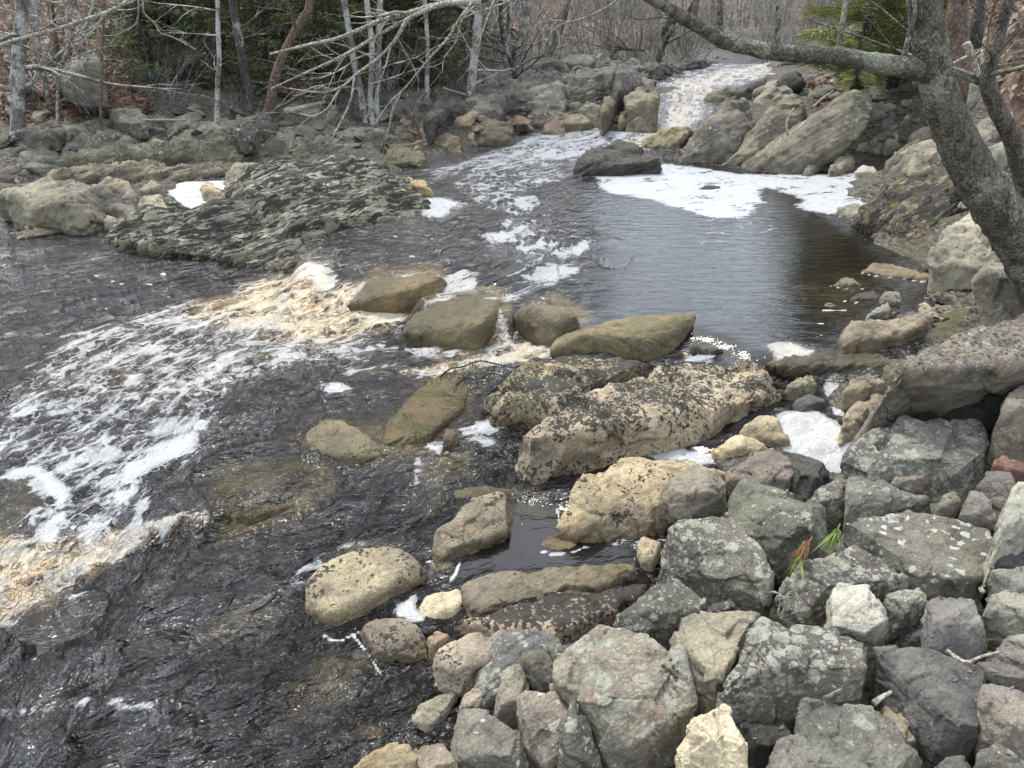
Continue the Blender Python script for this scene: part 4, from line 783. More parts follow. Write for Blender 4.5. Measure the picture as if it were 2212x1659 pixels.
R('boulder', 'dark grey lichen boulder with a sharp right corner below the tilted slab', [(1813,1007),(1840,960),(1870,943),(1935,908),(2010,923),(2080,928),(2140,913),(2148,935),(2142,987),(2122,1032),(2070,1082),(2030,1087),(1995,1077),(1960,1030),(1890,1000),(1860,1008)], 'grey', .33, .6, c=(.17,.16,.14), lichen=.7, spots=.3)
R('boulder', 'rounded brown grey boulder at the right edge under the tilted slab', [(2143,932),(2165,880),(2180,848),(2220,823),(2275,838),(2275,952),(2212,964),(2160,974),(2145,962)], 'pink', .55, .8, c=(.2,.18,.15), lichen=.35, rnd=.02)
R('stone', 'small pale grey stone beneath the end of the tilted slab', [(2158,812),(2200,798),(2265,790),(2265,822),(2200,834),(2165,832)], 'grey', .72, .4)
R('stone', 'pointed slate grey stone below the dark sharp cornered boulder', [(1863,1047),(1885,988),(1902,984),(1932,1010),(1942,1032),(1922,1050),(1890,1052)], 'grey', .35, .9, c=(.15,.155,.14))
R('stone', 'reddish grey stone with a peaked top beside the pointed slate stone', [(1923,1047),(1945,1013),(1965,998),(1997,1018),(1997,1045),(1992,1067),(1960,1054)], 'pink', .38, .8, c=(.22,.18,.15))
R('slab', 'grey slab with a straight left edge above the dotted slab', [(1826,1118),(1828,1033),(1850,1028),(1920,1043),(1990,1073),(2022,1095),(2002,1117),(1900,1120),(1850,1124)], 'grey', .36, .5, c=(.165,.165,.14), lichen=.55)
R('stone', 'grey stone wedged between foam pool and straight edged slab', [(1738,1092),(1790,1050),(1837,1018),(1832,1050),(1830,1115),(1790,1120),(1750,1106)], 'grey', .3, .6)
R('stone', 'little buff stone with rounded shoulders above the dotted slab', [(2012,1112),(2040,1060),(2062,1058),(2078,1090),(2072,1112),(2040,1120)], 'tan', .45, .8, c=(.26,.24,.19))
R('stone', 'grey stone with a heart shaped pale mark above the dotted slab', [(2073,1095),(2100,1053),(2130,1070),(2162,1110),(2142,1135),(2090,1125)], 'greyp', .48, .7)
R('stone', 'purple grey stone below the brick red fragment', [(2108,1052),(2130,1018),(2182,1020),(2203,1060),(2192,1102),(2160,1118),(2128,1092)], 'blue', .5, .7, c=(.15,.14,.135), lichen=.2)
R('stone', 'brick red stone fragment at the right edge', [(2143,1007),(2165,983),(2225,1000),(2245,1032),(2210,1038),(2150,1022)], 'rust', .62, .4, c=(.19,.105,.08))
R('stone', 'ragged grey tan stone behind the foam pool', [(1688,842),(1720,815),(1755,806),(1767,830),(1730,852),(1700,852)], 'tan', .2, .6, c=(.25,.235,.175))
R('stone', 'flat slate grey stone bathing at the head of the foam pool', [(1713,888),(1715,865),(1745,848),(1792,865),(1767,887),(1730,896)], 'blue', .15, .4, c=(.12,.12,.115))
R('stone', 'knobbly tan stone right of the foam inlet', [(1823,842),(1840,813),(1880,810),(1912,830),(1907,852),(1860,863)], 'tan', .28, .7, c=(.27,.235,.175), lichen=.3)
R('stone', 'little pitted stone at the foot of the tilted slab', [(1922,812),(1935,783),(1957,778),(1964,800),(1947,824)], 'tan', .36, .8, c=(.26,.23,.18), lichen=.3)
R('rock', 'blocky buff rock at the pool edge with a black waterline', [(1813,752),(1820,715),(1835,693),(1860,693),(1900,698),(1960,683),(2012,678),(2022,705),(1990,737),(1940,757),(1880,765),(1840,762)], 'tan', .32, .6, wl=.36, c=(.26,.225,.165), lichen=.4, spots=.3)
R('slab', 'long low stone rimmed with foam off the right bank', [(1857,588),(1880,566),(1920,566),(1980,583),(2032,605),(2030,616),(1960,604),(1890,597)], 'tan', .34, .3, wl=.38, c=(.33,.285,.22), spots=.35)
R('stone', 'little hump of stone rimmed with foam nearest the long low stone', [(1795,618),(1820,597),(1840,599),(1867,618),(1840,627)], 'tan', .34, .5, wl=.38, c=(.29,.255,.18))
R('stone', 'small tan stone just breaking the pool near the bank', [(1764,663),(1790,648),(1827,668),(1790,672)], 'sub', .34, .3, wl=.38, c=(.33,.27,.18))
R('stone', 'dark wet stone beside the bank in the shallows', [(1820,650),(1850,632),(1890,626),(1907,645),(1860,655)], 'dark', .34, .4, wl=.4, wet=.3)
R('stone', 'square edged stone at the margin of the shallows', [(1899,642),(1915,627),(1945,628),(1950,652),(1905,657)], 'tan', .38, .6, c=(.25,.23,.18))
R('stone', 'ragged grey stone heaped above the blocky buff rock', [(1863,687),(1890,664),(1920,653),(1932,665),(1922,687)], 'grey', .36, .6, c=(.22,.21,.175))
R('boulder', 'large pale boulder patched with lichen at the foot of the leaning tree', [(2013,565),(2015,545),(2030,523),(2080,473),(2115,448),(2152,480),(2164,540),(2162,575),(2100,620),(2045,624),(2020,600)], 'pink', .45, .7, c=(.30,.275,.21), lichen=.45, spots=.4)
R('boulder', 'rounded cracked boulder at the right edge beneath the tree roots', [(2100,620),(2130,588),(2212,588),(2285,600),(2285,682),(2212,682),(2150,664),(2118,644)], 'pink', .6, .6, lean=.6, deep=.5, c=(.27,.24,.185), lichen=.35, spots=.5)
R('ledge', 'mossy wet ledge across the lip of the pool', [(1655,788),(1700,768),(1800,760),(1900,768),(1938,775),(1932,792),(1800,798),(1700,800)], 'olive', .30, .22, wl=.33, moss=.42, bed=.5, c=(.16,.145,.095), rnd=.015)
R('stone', 'angular pale stone at the edge of the white foam sheet', [(1797,457),(1830,444),(1856,436),(1862,456),(1835,469),(1810,464)], 'grey', .36, .6, c=(.24,.23,.19))
R('ledge', 'dark layered ledge with moss sloping into the pool from the right', [(1855,470),(1900,420),(1960,385),(2060,380),(2100,440),(2035,522),(1960,535),(1900,505)], 'ledge', (.34,.5), .2, wl=.38, moss=.45, c=(.2,.17,.13), bed=.9)
R('block', 'added block painted black as shade inside the hollow under the tilted slab', [(1975,912),(2040,872),(2160,812),(2240,795),(2235,880),(2140,930),(2010,935)], 'dark', .45, lean=.5, deep=.4, c=(.03,.029,.027), spots=0, lichen=0)  # added block; its near-black colour stands in for the hollow's shade
# ---- slanting slabs across the pool
R('slab', 'largest slanting grey slab dipping into the foam sheet', [(1605,362),(1650,330),(1700,295),(1760,250),(1830,205),(1875,193),(1882,240),(1872,272),(1850,302),(1805,332),(1740,372),(1690,377),(1640,374)], 'slab', .37, lean=.7, deep=.9, rnd=.012)
R('slab', 'slanting slab second from the rapids with a green grey crest', [(1553,357),(1590,320),(1640,268),(1690,223),(1740,220),(1757,245),(1717,292),(1650,327),(1592,359)], 'slab', .37, lean=.7, deep=.9, rnd=.012, c=(.15,.14,.11))
R('slab', 'slanting dark slab next to the rapids and the dark rock', [(1465,352),(1485,320),(1515,275),(1560,233),(1620,223),(1652,245),(1622,292),(1577,332),(1540,355)], 'slab', .37, lean=.7, deep=.9, rnd=.012, c=(.13,.12,.10))
R('rock', 'hump of dark rock on the shoulder of the slab by the rapids', [(1510,272),(1530,254),(1570,229),(1600,226),(1604,246),(1560,264),(1525,280)], 'slab', None, lean=.6, deep=.6, c=(.10,.095,.085))
R('rock', 'sharp dark fin of rock above the rapids', [(1573,217),(1610,189),(1650,173),(1662,185),(1640,207),(1600,232)], 'slab', None, lean=.6, deep=.6, c=(.07,.068,.062), lichen=.1)
R('rock', 'smooth grey rock beside the white rapids', [(1510,236),(1530,205),(1580,184),(1602,190),(1566,212),(1527,238)], 'slab', None, lean=.6, deep=.6, c=(.17,.16,.125))
R('rock', 'jagged black rock on top of the outcrop above the rapids', [(1643,217),(1680,169),(1720,156),(1742,165),(1737,187),(1690,203),(1660,228)], 'slab', None, lean=.6, deep=.6, c=(.055,.052,.05), lichen=.1)
R('slab', 'flat green topped slab projecting under the rapids', [(1368,312),(1430,284),(1475,276),(1517,275),(1502,302),(1470,322),(1430,327),(1390,324)], 'slab', .42, .45, wl=.48, c=(.21,.19,.12), moss=.3)
R('rock', 'low black rock between the rapids and the white foam sheet', [(1228,357),(1280,324),(1335,306),(1375,313),(1412,340),(1442,352),(1350,362)], 'slab', .36, .5, wl=.45, c=(.06,.057,.05), lichen=.05, spots=.6)
for lb, P, z, r, c in (('upper block of the cracked outcrop on the right bank', [(1883,207),(1895,158),(1930,153),(1987,190),(1977,217),(1940,227),(1900,218)], None, .8, (.17,.165,.13)),
    ('pale streaked block in the middle of the cracked outcrop', [(1878,285),(1885,230),(1920,223),(1957,240),(1927,277),(1890,304)], None, .9, (.24,.23,.18)),
    ('wide lichen block at the base of the cracked outcrop', [(1886,328),(1910,288),(1960,248),(2012,233),(2020,282),(1960,308),(1910,336)], None, .8, (.18,.17,.13)),
    ('tall upper boulder half hidden by the leaning trunk', [(1910,128),(1940,88),(1970,66),(1992,68),(2005,122),(1980,140),(1930,136)], None, .9, (.18,.17,.14)),
    ('tall narrow block to the right of the leaning trunk', [(2078,240),(2090,188),(2120,176),(2143,200),(2132,242),(2102,288)], None, .9, (.17,.165,.14)),
    ('low buff slab resting at the edge of the foam by the trunk', [(1932,374),(1960,350),(2020,328),(2045,327),(2048,347),(1990,373),(1960,382)], .4, .4, (.27,.25,.19)),
    ('small grey slab at the foot of the largest slanting slab', [(1733,374),(1770,350),(1805,329),(1812,347),(1790,365),(1760,376)], .36, .6, (.19,.18,.14)),
    ('tan wedge beside the foot of the slanting slabs', [(1783,372),(1810,339),(1830,331),(1848,350),(1832,368),(1800,374)], .36, .7, (.26,.23,.165)),
    ('small pale stone on the foam shore under the outcrop', [(1843,374),(1860,355),(1890,357),(1897,374)], .38, .5, (.40,.37,.31)),
    ('grey rock heaped right of the leaning trunk', [(2098,298),(2115,264),(2150,253),(2168,285),(2140,314),(2110,320)], None, .7, (.2,.18,.15)),
    ('pinkish slab behind the lower trunk', [(2118,342),(2180,310),(2225,308),(2240,382),(2180,394),(2140,374)], None, .35, (.25,.22,.18))):
    R('block' if 'block' in lb else 'rock', lb, P, 'slab', z, c=c, bed=.2, cuts=4, rnd=.01, **(dict(lean=.5, deep=.7) if z is None or z > .45 else {}))
# ---- left side
R('ledge', 'broad ribbed ledge of layered rock in the middle of the river', [(222,518),(250,490),(330,466),(480,443),(560,440),(640,500),(660,588),(600,578),(550,558),(430,545),(300,533)], 'ledge', .1, .22, wl=.2, front=1.2, rnd=.03, cuts=0, foot=.25, bed=1.7, fine=1, c=(.31,.305,.245), spots=.84, lichen=.5, moss=.08, more=([(482,452),(487,405),(560,376),(640,353),(737,348),(800,358),(850,385),(892,420),(917,457),(880,472),(830,490),(775,510),(745,545),(722,575),(690,590),(640,582),(560,530)],))
R('boulder', 'big pale broken boulder on the left shore', [(10,452),(40,415),(75,393),(120,393),(190,425),(224,440),(217,457),(180,472),(120,467),(70,477),(20,462)], 'bank', .25, .45, c=(.20,.19,.15), bed=.3)
R('slab', 'dark wet slab under the big pale broken boulder', [(8,518),(60,485),(120,467),(192,490),(150,503),(60,514)], 'bank', .1, .3, wl=.18, c=(.14,.13,.09), moss=.4)
for lb, P, c in (('grey stone right of the big pale boulder', [(188,412),(200,401),(235,403),(269,435),(230,442),(200,432)], (.17,.16,.13)), ('smooth buff rock behind the left shore stones', [(205,402),(230,382),(270,386),(307,415),(290,428),(260,428)], (.27,.235,.175)),
    ('small upright stone among the left shore stones', [(260,432),(275,404),(297,409),(302,430),(280,442)], (.2,.19,.15)), ('tan stone with dark crust nearest the ribbed ledge', [(295,452),(310,421),(350,420),(369,460),(320,475),(305,472)], (.28,.25,.19)),
    ('dark pointed stone beside the left foam pool', [(348,425),(375,424),(404,447),(370,464),(358,452)], (.12,.115,.1)), ('mottled stone below the small upright stone', [(220,457),(235,439),(290,444),(302,470),(260,477),(235,467)], (.22,.2,.155)),
    ('little pale pebble like stone at the left waterline', [(220,477),(230,462),(250,467),(264,485),(240,490)], (.33,.29,.22)), ('buff slab tapering to the left foam pool', [(301,412),(325,386),(350,399),(367,420),(330,424)], (.28,.25,.19)),
    ('curved grey rock overhanging the left foam pool', [(483,404),(485,366),(510,356),(550,356),(592,378),(550,382),(520,397),(495,410)], (.22,.21,.165)), ('tan pointed stone standing in the left foam pool', [(437,432),(438,410),(450,392),(465,397),(487,425),(480,439),(455,434)], (.36,.31,.22)),
    ('brown stone at the far left edge of the shore', [(0,412),(20,384),(40,376),(67,384),(60,402),(30,420)], (.23,.19,.155))):
    R('stone' if 'stone' in lb else 'rock', lb, P, 'bank', .22 if 'pool' not in lb else .27, .7, c=c, bed=.15, rnd=.015)
for nm, lb, P, st, c in (('boulder', 'square grey boulder on the leafy left slope', [(128,182),(145,139),(165,128),(217,138),(217,166),(175,195)], 'bank', (.13,.13,.115)), ('boulder', 'long low grey boulder below the square one on the leafy slope', [(155,227),(170,199),(225,182),(265,170),(295,190),(287,207),(235,217),(200,232)], 'bank', (.135,.135,.115)),
    ('boulder', 'rounded dark boulder at the foot of the leafy slope', [(230,262),(245,237),(305,238),(322,265),(280,277),(245,273)], 'bank', (.12,.118,.10)), ('boulder', 'dark peaked boulder on the left bank beside the leaning forked trunk', [(503,288),(520,264),(560,248),(580,257),(602,280),(560,300),(520,300)], 'bank', (.10,.095,.09)),
    ('ledge', 'low green grey ledge under the trees at the far left', [(38,294),(60,267),(110,258),(170,263),(192,287),(130,313),(50,314)], 'bank', (.15,.15,.12)), ('slab', 'small pale slab lying on the left bank ledge', [(213,303),(230,289),(265,286),(268,300),(240,307)], 'bank', (.26,.26,.21)),
    ('ledge', 'broad dark layered ledge along the left bank', [(60,372),(150,340),(300,318),(480,300),(620,308),(690,322),(700,340),(480,362),(300,385),(150,392)], 'ledge', (.16,.155,.12)), ('ledge', 'green grey ledge rising behind the ribbed ledge', [(590,325),(620,290),(680,272),(720,280),(750,310),(735,345),(660,345)], 'ledge', (.17,.165,.13)),
    ('ledge', 'wet brown ledge above the left shore stones', [(80,385),(140,368),(260,360),(420,362),(480,375),(470,392),(330,398),(120,398)], 'ledge', (.19,.165,.135)), ('ledge', 'low dark ledge at the far left waterline', [(-60,400),(0,372),(60,365),(90,380),(40,400),(-20,415)], 'ledge', (.13,.125,.10)),
    ('rock', 'pair of dark rocks behind the brown stones by the rapids', [(913,268),(920,225),(950,213),(990,218),(1002,235),(972,267),(940,273)], 'bank', (.065,.06,.055)), ('rock', 'dark mossy rock where the white water meets the brown stones', [(1033,293),(1040,264),(1070,256),(1112,285),(1102,302),(1060,308)], 'bank', (.10,.09,.06)),
    ('rock', 'pointed brown grey rock at the head of the white water', [(1173,283),(1180,257),(1200,254),(1223,283),(1190,289)], 'bank', (.17,.135,.10)), ('rock', 'dark brown rock at the corner of the foaming bend', [(918,313),(950,294),(980,291),(1006,315),(970,325),(940,323)], 'bank', (.15,.12,.085)),
    ('rock', 'low mossy rock in front of the brown stones', [(825,353),(835,320),(860,313),(900,318),(938,345),(880,355)], 'bank', (.09,.085,.05)), ('rock', 'large ribbed olive rock beside the top of the rapids', [(1348,246),(1355,204),(1390,193),(1430,213),(1442,240),(1400,253)], 'slab', (.18,.165,.115)),
    ('rock', 'round olive rock left of the ribbed one by the rapids', [(1298,243),(1305,209),(1340,198),(1357,220),(1352,247),(1315,253)], 'slab', (.17,.155,.11)), ('rock', 'wet olive rock washed by the foot of the rapids', [(1328,268),(1345,247),(1385,245),(1392,260),(1360,275)], 'slab', (.15,.14,.09)),
    ('rock', 'long olive rock bordering the white water', [(1198,268),(1230,244),(1265,246),(1286,265),(1240,274)], 'slab', (.19,.165,.115)), ('rock', 'grey pyramid of rock on the far bank', [(1318,188),(1325,160),(1340,138),(1365,153),(1396,182),(1370,194),(1340,194)], 'slab', (.11,.10,.10)),
    ('ledge', 'long broken grey ledge on the far bank', [(1000,215),(1020,180),(1100,165),(1220,160),(1330,175),(1345,205),(1290,230),(1180,238),(1060,240)], 'ledge', (.15,.145,.13)), ('ledge', 'upper grey ledge at the edge of the far trees', [(1120,165),(1160,140),(1260,130),(1400,135),(1420,160),(1330,172),(1200,178)], 'ledge', (.15,.142,.13)),
    ('ledge', 'dark ledge beside the upper river', [(1380,175),(1400,150),(1460,135),(1540,128),(1560,140),(1500,155),(1440,178)], 'ledge', (.10,.095,.09))):
    R(nm, lb, P, st, None, .55 if nm != 'ledge' else .16 if 'grey ledge' in lb else .3, c=c, **({'spots': .55, 'front': .8, 'bed': 2.2} if nm == 'ledge' else {}))
for k, (lb, P) in enumerate((('flat dark rock poking through the white foam sheet', [(1507,408),(1520,399),(1545,399),(1562,404),(1540,412),(1520,413)]), ('thin dark rock tip in the foam sheet near the slabs', [(1722,386),(1740,383),(1757,385),(1740,389)]), ('pale flat stone in the foam near the right shore', [(1918,404),(1935,395),(1960,396),(1965,402),(1940,407)]))):
    R('stone', lb, P, 'dark' if k < 2 else 'grey', .36, .25, c=(.07,.065,.06) if k < 2 else (.3,.3,.27), rnd=.02)
R('rock', 'dark rock awash where the current passes the ribbed ledge', [(740,365),(760,352),(830,350),(840,360),(790,372)], 'bank', .36, .3, c=(.08,.075,.06))
R('stone', 'yellow tan stone at the right tip of the ribbed ledge', [(868,392),(885,383),(915,392),(945,420),(930,425),(890,412)], 'bank', .36, .35, c=(.33,.28,.15))
R('stone', 'tan stone under the current at the left edge of the water', [(-60,1100),(-20,1040),(60,1035),(110,1060),(120,1110),(60,1150),(0,1165)], 'sub', -.02, .2, c=(.16,.11,.08), wl=.1)
# foam heaped up where it cannot drift away
for lb, P, z, am in (('heaped cream foam in the pool between the buff stones', [(1705,925),(1725,903),(1770,893),(1812,905),(1822,935),(1790,948),(1740,940)], .13, .8), ('yellow stained foam heap behind the longest boulder', [(1655,797),(1690,783),(1722,788),(1742,806),(1720,817),(1690,826),(1668,817)], .2, 1.0), ('white foam lump below the longest boulder', [(1482,975),(1500,960),(1530,962),(1552,985),(1572,1006),(1530,1000),(1500,1002)], .12, .3), ('little cream foam cushion at the foam inlet', [(1792,862),(1803,846),(1830,850),(1850,864),(1832,880),(1805,876)], .16, .6)):
    R('foam_mound', lb, P, 'round', z - .03, .16, wl=-.5, mat=FOAM, amber=am, rnd=.05, amp=1.6, cat='foam')
def jumble(poly, n, w, st, label, group, cols, seed, tall=(.35, .6), name='ledge_rock'):
    rs = np.random.default_rng(seed + 7000); P = np.array(poly, float); lo, hi = P.min(0), P.max(0); k = 0
    while k < n:
        q = rs.uniform(lo, hi)
        if poly_sd(P, q[None])[0] < 0: continue
        k += 1; g = on_ground(*q); W = rs.uniform(*w) ** 1.0; Hh = W * rs.uniform(*tall); sh = rs.uniform(-.1, .5) * Hh; J = lambda a, b: (q[0] + a * W + rs.normal() * .05 * W, q[1] + b * Hh + rs.normal() * .06 * Hh)
        O = [J(-.5, .35), J(-.45, -.1), J(-.2, -.45), J(.15, -.55), J(.42, -.4), J(.5, 0), J(.4, .4), J(0, .5), J(-.25, .48)]
        O = [(x + sh * (q[1] - y) / Hh, y) for x, y in O]
        R(name, label, O, st, None, lean=rs.uniform(.35, 1.1), deep=.55 * W * np.linalg.norm(g - np.array([0, 0, HC])) / FPX, group=group, cat='rock', c=cols[int(rs.integers(len(cols)))], bed=.35, cuts=5, rnd=.012)
GR = [(.10,.097,.092), (.14,.135,.122), (.17,.165,.145), (.075,.072,.07)]
jumble([(960,215),(1010,175),(1130,150),(1300,138),(1420,150),(1400,185),(1300,200),(1180,235),(1050,240)], 52, (35, 105), 'slab', 'jagged grey rock of the broken ledges on the far bank', 'jagged rocks of the far bank', GR, 1)
jumble([(1230,215),(1300,195),(1400,190),(1440,215),(1400,245),(1280,255)], 9, (40, 90), 'slab', 'olive grey ledge rock beside the rapids on the far side', 'ledge rocks beside the rapids', [(.15,.14,.10),(.19,.175,.125)], 2)
jumble([(0,310),(200,275),(560,262),(800,275),(780,325),(600,318),(200,345),(0,375)], 34, (40, 130), 'bank', 'angular lichen grey rock on the low left bank', 'angular rocks on the left bank', [(.14,.14,.118),(.17,.168,.14),(.11,.11,.095)], 3, (.22, .45))
jumble([(840,235),(900,205),(1000,190),(1010,235),(930,255)], 9, (40, 90), 'slab', 'dark angular rock under the birches by the bend', 'dark angular rocks by the bend', [(.075,.07,.065),(.10,.095,.085)], 4)
jumble([(1650,195),(1740,170),(1860,165),(1900,200),(1800,215),(1700,230)], 13, (40, 110), 'slab', 'tilted grey rock on the outcrop behind the slanting slabs', 'tilted rocks behind the slanting slabs', [(.15,.145,.125),(.10,.097,.09),(.19,.18,.145)], 5)
jumble([(1480,140),(1560,128),(1720,128),(1760,140),(1690,146),(1540,150)], 10, (30, 80), 'slab', 'dark angular rock along the margin of the upper river', 'dark angular rocks of the upper river', GR, 6, (.2, .4))
jumble([(1880,305),(1950,250),(2010,240),(2040,330),(2085,365),(2010,362),(1930,352)], 24, (45, 125), 'slab', 'grey fractured block of the outcrop left of the trunk', 'fractured blocks left of the trunk', [(.19,.18,.145),(.15,.145,.12),(.23,.21,.165)], 7)
jumble([(1000,1500),(1250,1420),(1420,1330),(1650,1300),(1900,1300),(2200,1280),(2212,1650),(1300,1650),(1000,1640)], 46, (70, 170), 'grey', 'angular grey fragment wedged low in the rubble bank', 'angular fragments low in the rubble', [(.16,.155,.135),(.20,.175,.145),(.12,.12,.115),(.25,.22,.17)], 8, (.45, .85), 'rock_fragment')
jumble([(1560,1090),(1700,1010),(1850,1010),(2212,970),(2212,1240),(1950,1230),(1650,1260)], 30, (70, 150), 'grey', 'angular grey fragment between the slabs of the right bank', 'angular fragments between the slabs', [(.16,.155,.135),(.20,.175,.145),(.13,.13,.12)], 9, (.45, .8), 'rock_fragment')
ROCKS = run_jobs()

# needles and dead leaf bits lying where they fell on the stones
def debris():
    rs = np.random.default_rng(17); C = []
    for o in ROCKS:
        lb = o.get('label', ''); n = 1100 if 'huge tilted' in lb else 5 if o.location.y < 4.5 and o.location.x > .1 else 3 if o.location.y < 6 and o.location.x > 1 else 0
        if not n: continue
        me = o.data; m = len(me.vertices); no = np.empty(m * 3, np.float32); me.vertex_normals.foreach_get('vector', no); co = np.empty(m * 3, np.float32); me.vertices.foreach_get('co', co)
        k = np.where(no.reshape(-1, 3)[:, 2] > .72)[0]
        if len(k): C.append(co.reshape(-1, 3)[rs.choice(k, min(n, len(k)))] + np.array(o.location))
    C = np.concatenate(C).astype(float); m = len(C); C[:, 2] += .004; a = rs.normal(size=(m, 3)) * np.array([1, 1, .12]); a /= np.linalg.norm(a, axis=1)[:, None]; b = np.cross(a, np.array([0, 0, 1.]))
    s = rs.uniform(.006, .020, m)[:, None]; w = np.where(rs.random(m)[:, None] < .5, .07, .42); co = np.stack([C - a * s, C + b * s * w, C + a * s + np.array([0, 0, .004]), C - b * s * w], 1).reshape(-1, 3)
    tag(link('leaf_debris', np_mesh('leaf_debris', co, np.arange(m * 4).reshape(m, 4)), DEBRIS), 'brown needles and leaf bits lying on the stones of the right bank', 'leaves', None, 'stuff')
debris()
# ---- smaller stones, each a copy of one of a few kinds
PROTO = []
def make_protos():
    for k in range(7):
        rnd = np.random.default_rng(900 + k); P = rnd.normal(size=(14, 3)); P /= np.linalg.norm(P, axis=1)[:, None]; P *= np.array([.5, .42, .34]) * rnd.uniform(.85, 1.15, 3)
        me = solids([[p for p in P]], 4, 950 + k); ob = bpy.data.objects.new('stone', me); COL.objects.link(ob)
        m = ob.modifiers.new('r', 'REMESH'); m.mode = 'VOXEL'; m.voxel_size = .028
        bpy.context.view_layer.update(); new = bpy.data.meshes.new_from_object(ob.evaluated_get(bpy.context.evaluated_depsgraph_get()))
        bpy.data.objects.remove(ob); bpy.data.meshes.remove(me)
        finish_mesh(new, .028, dict(rnd=.012 if k < 5 else .06, amp=.9, bed=.25 if k % 2 else 0), 1.0, 960 + k)
        new.materials.clear(); new.materials.append(ROCK); PROTO.append(new)
make_protos()
def scatter(poly, n, size, st, label, group, cols, flat=1.0, z=None, seed=0, sink=.25, wl=-9, kind='rock'):
    rs = np.random.default_rng(seed + 5000); P = np.array(poly, float); lo, hi = P.min(0), P.max(0); k = tries = 0; put = []
    while k < n and tries < n * 60:
        tries += 1
        q = rs.uniform(lo, hi)
        if poly_sd(P, q[None])[0] < 0: continue
        w = on_ground(*q) if z is None else at_z(q[0], q[1], z)
        s = size[0] + (size[1] - size[0]) * rs.random() ** 1.7
        if any((w[0] - a) ** 2 + (w[1] - b) ** 2 < (.36 * (s + c)) ** 2 for a, b, c in put): continue
        put.append((w[0], w[1], s)); k += 1
        o = bpy.data.objects.new(kind, PROTO[int(rs.integers(7))]); COL.objects.link(o)
        o.scale = (s * rs.uniform(.9, 1.5), s * rs.uniform(.7, 1.1), s * rs.uniform(.65, 1.0) * flat)
        o.rotation_euler = (rs.uniform(-.5, .5), rs.uniform(-.5, .5), rs.uniform(0, 6.28)); o.location = (w[0], w[1], w[2] + s * (.17 - sink * .5) * flat)
        d = dict(ST[st]); d['c'] = cols[int(rs.integers(len(cols)))]; rock_props(o, d, wl, rs); tag(o, label, kind, group)
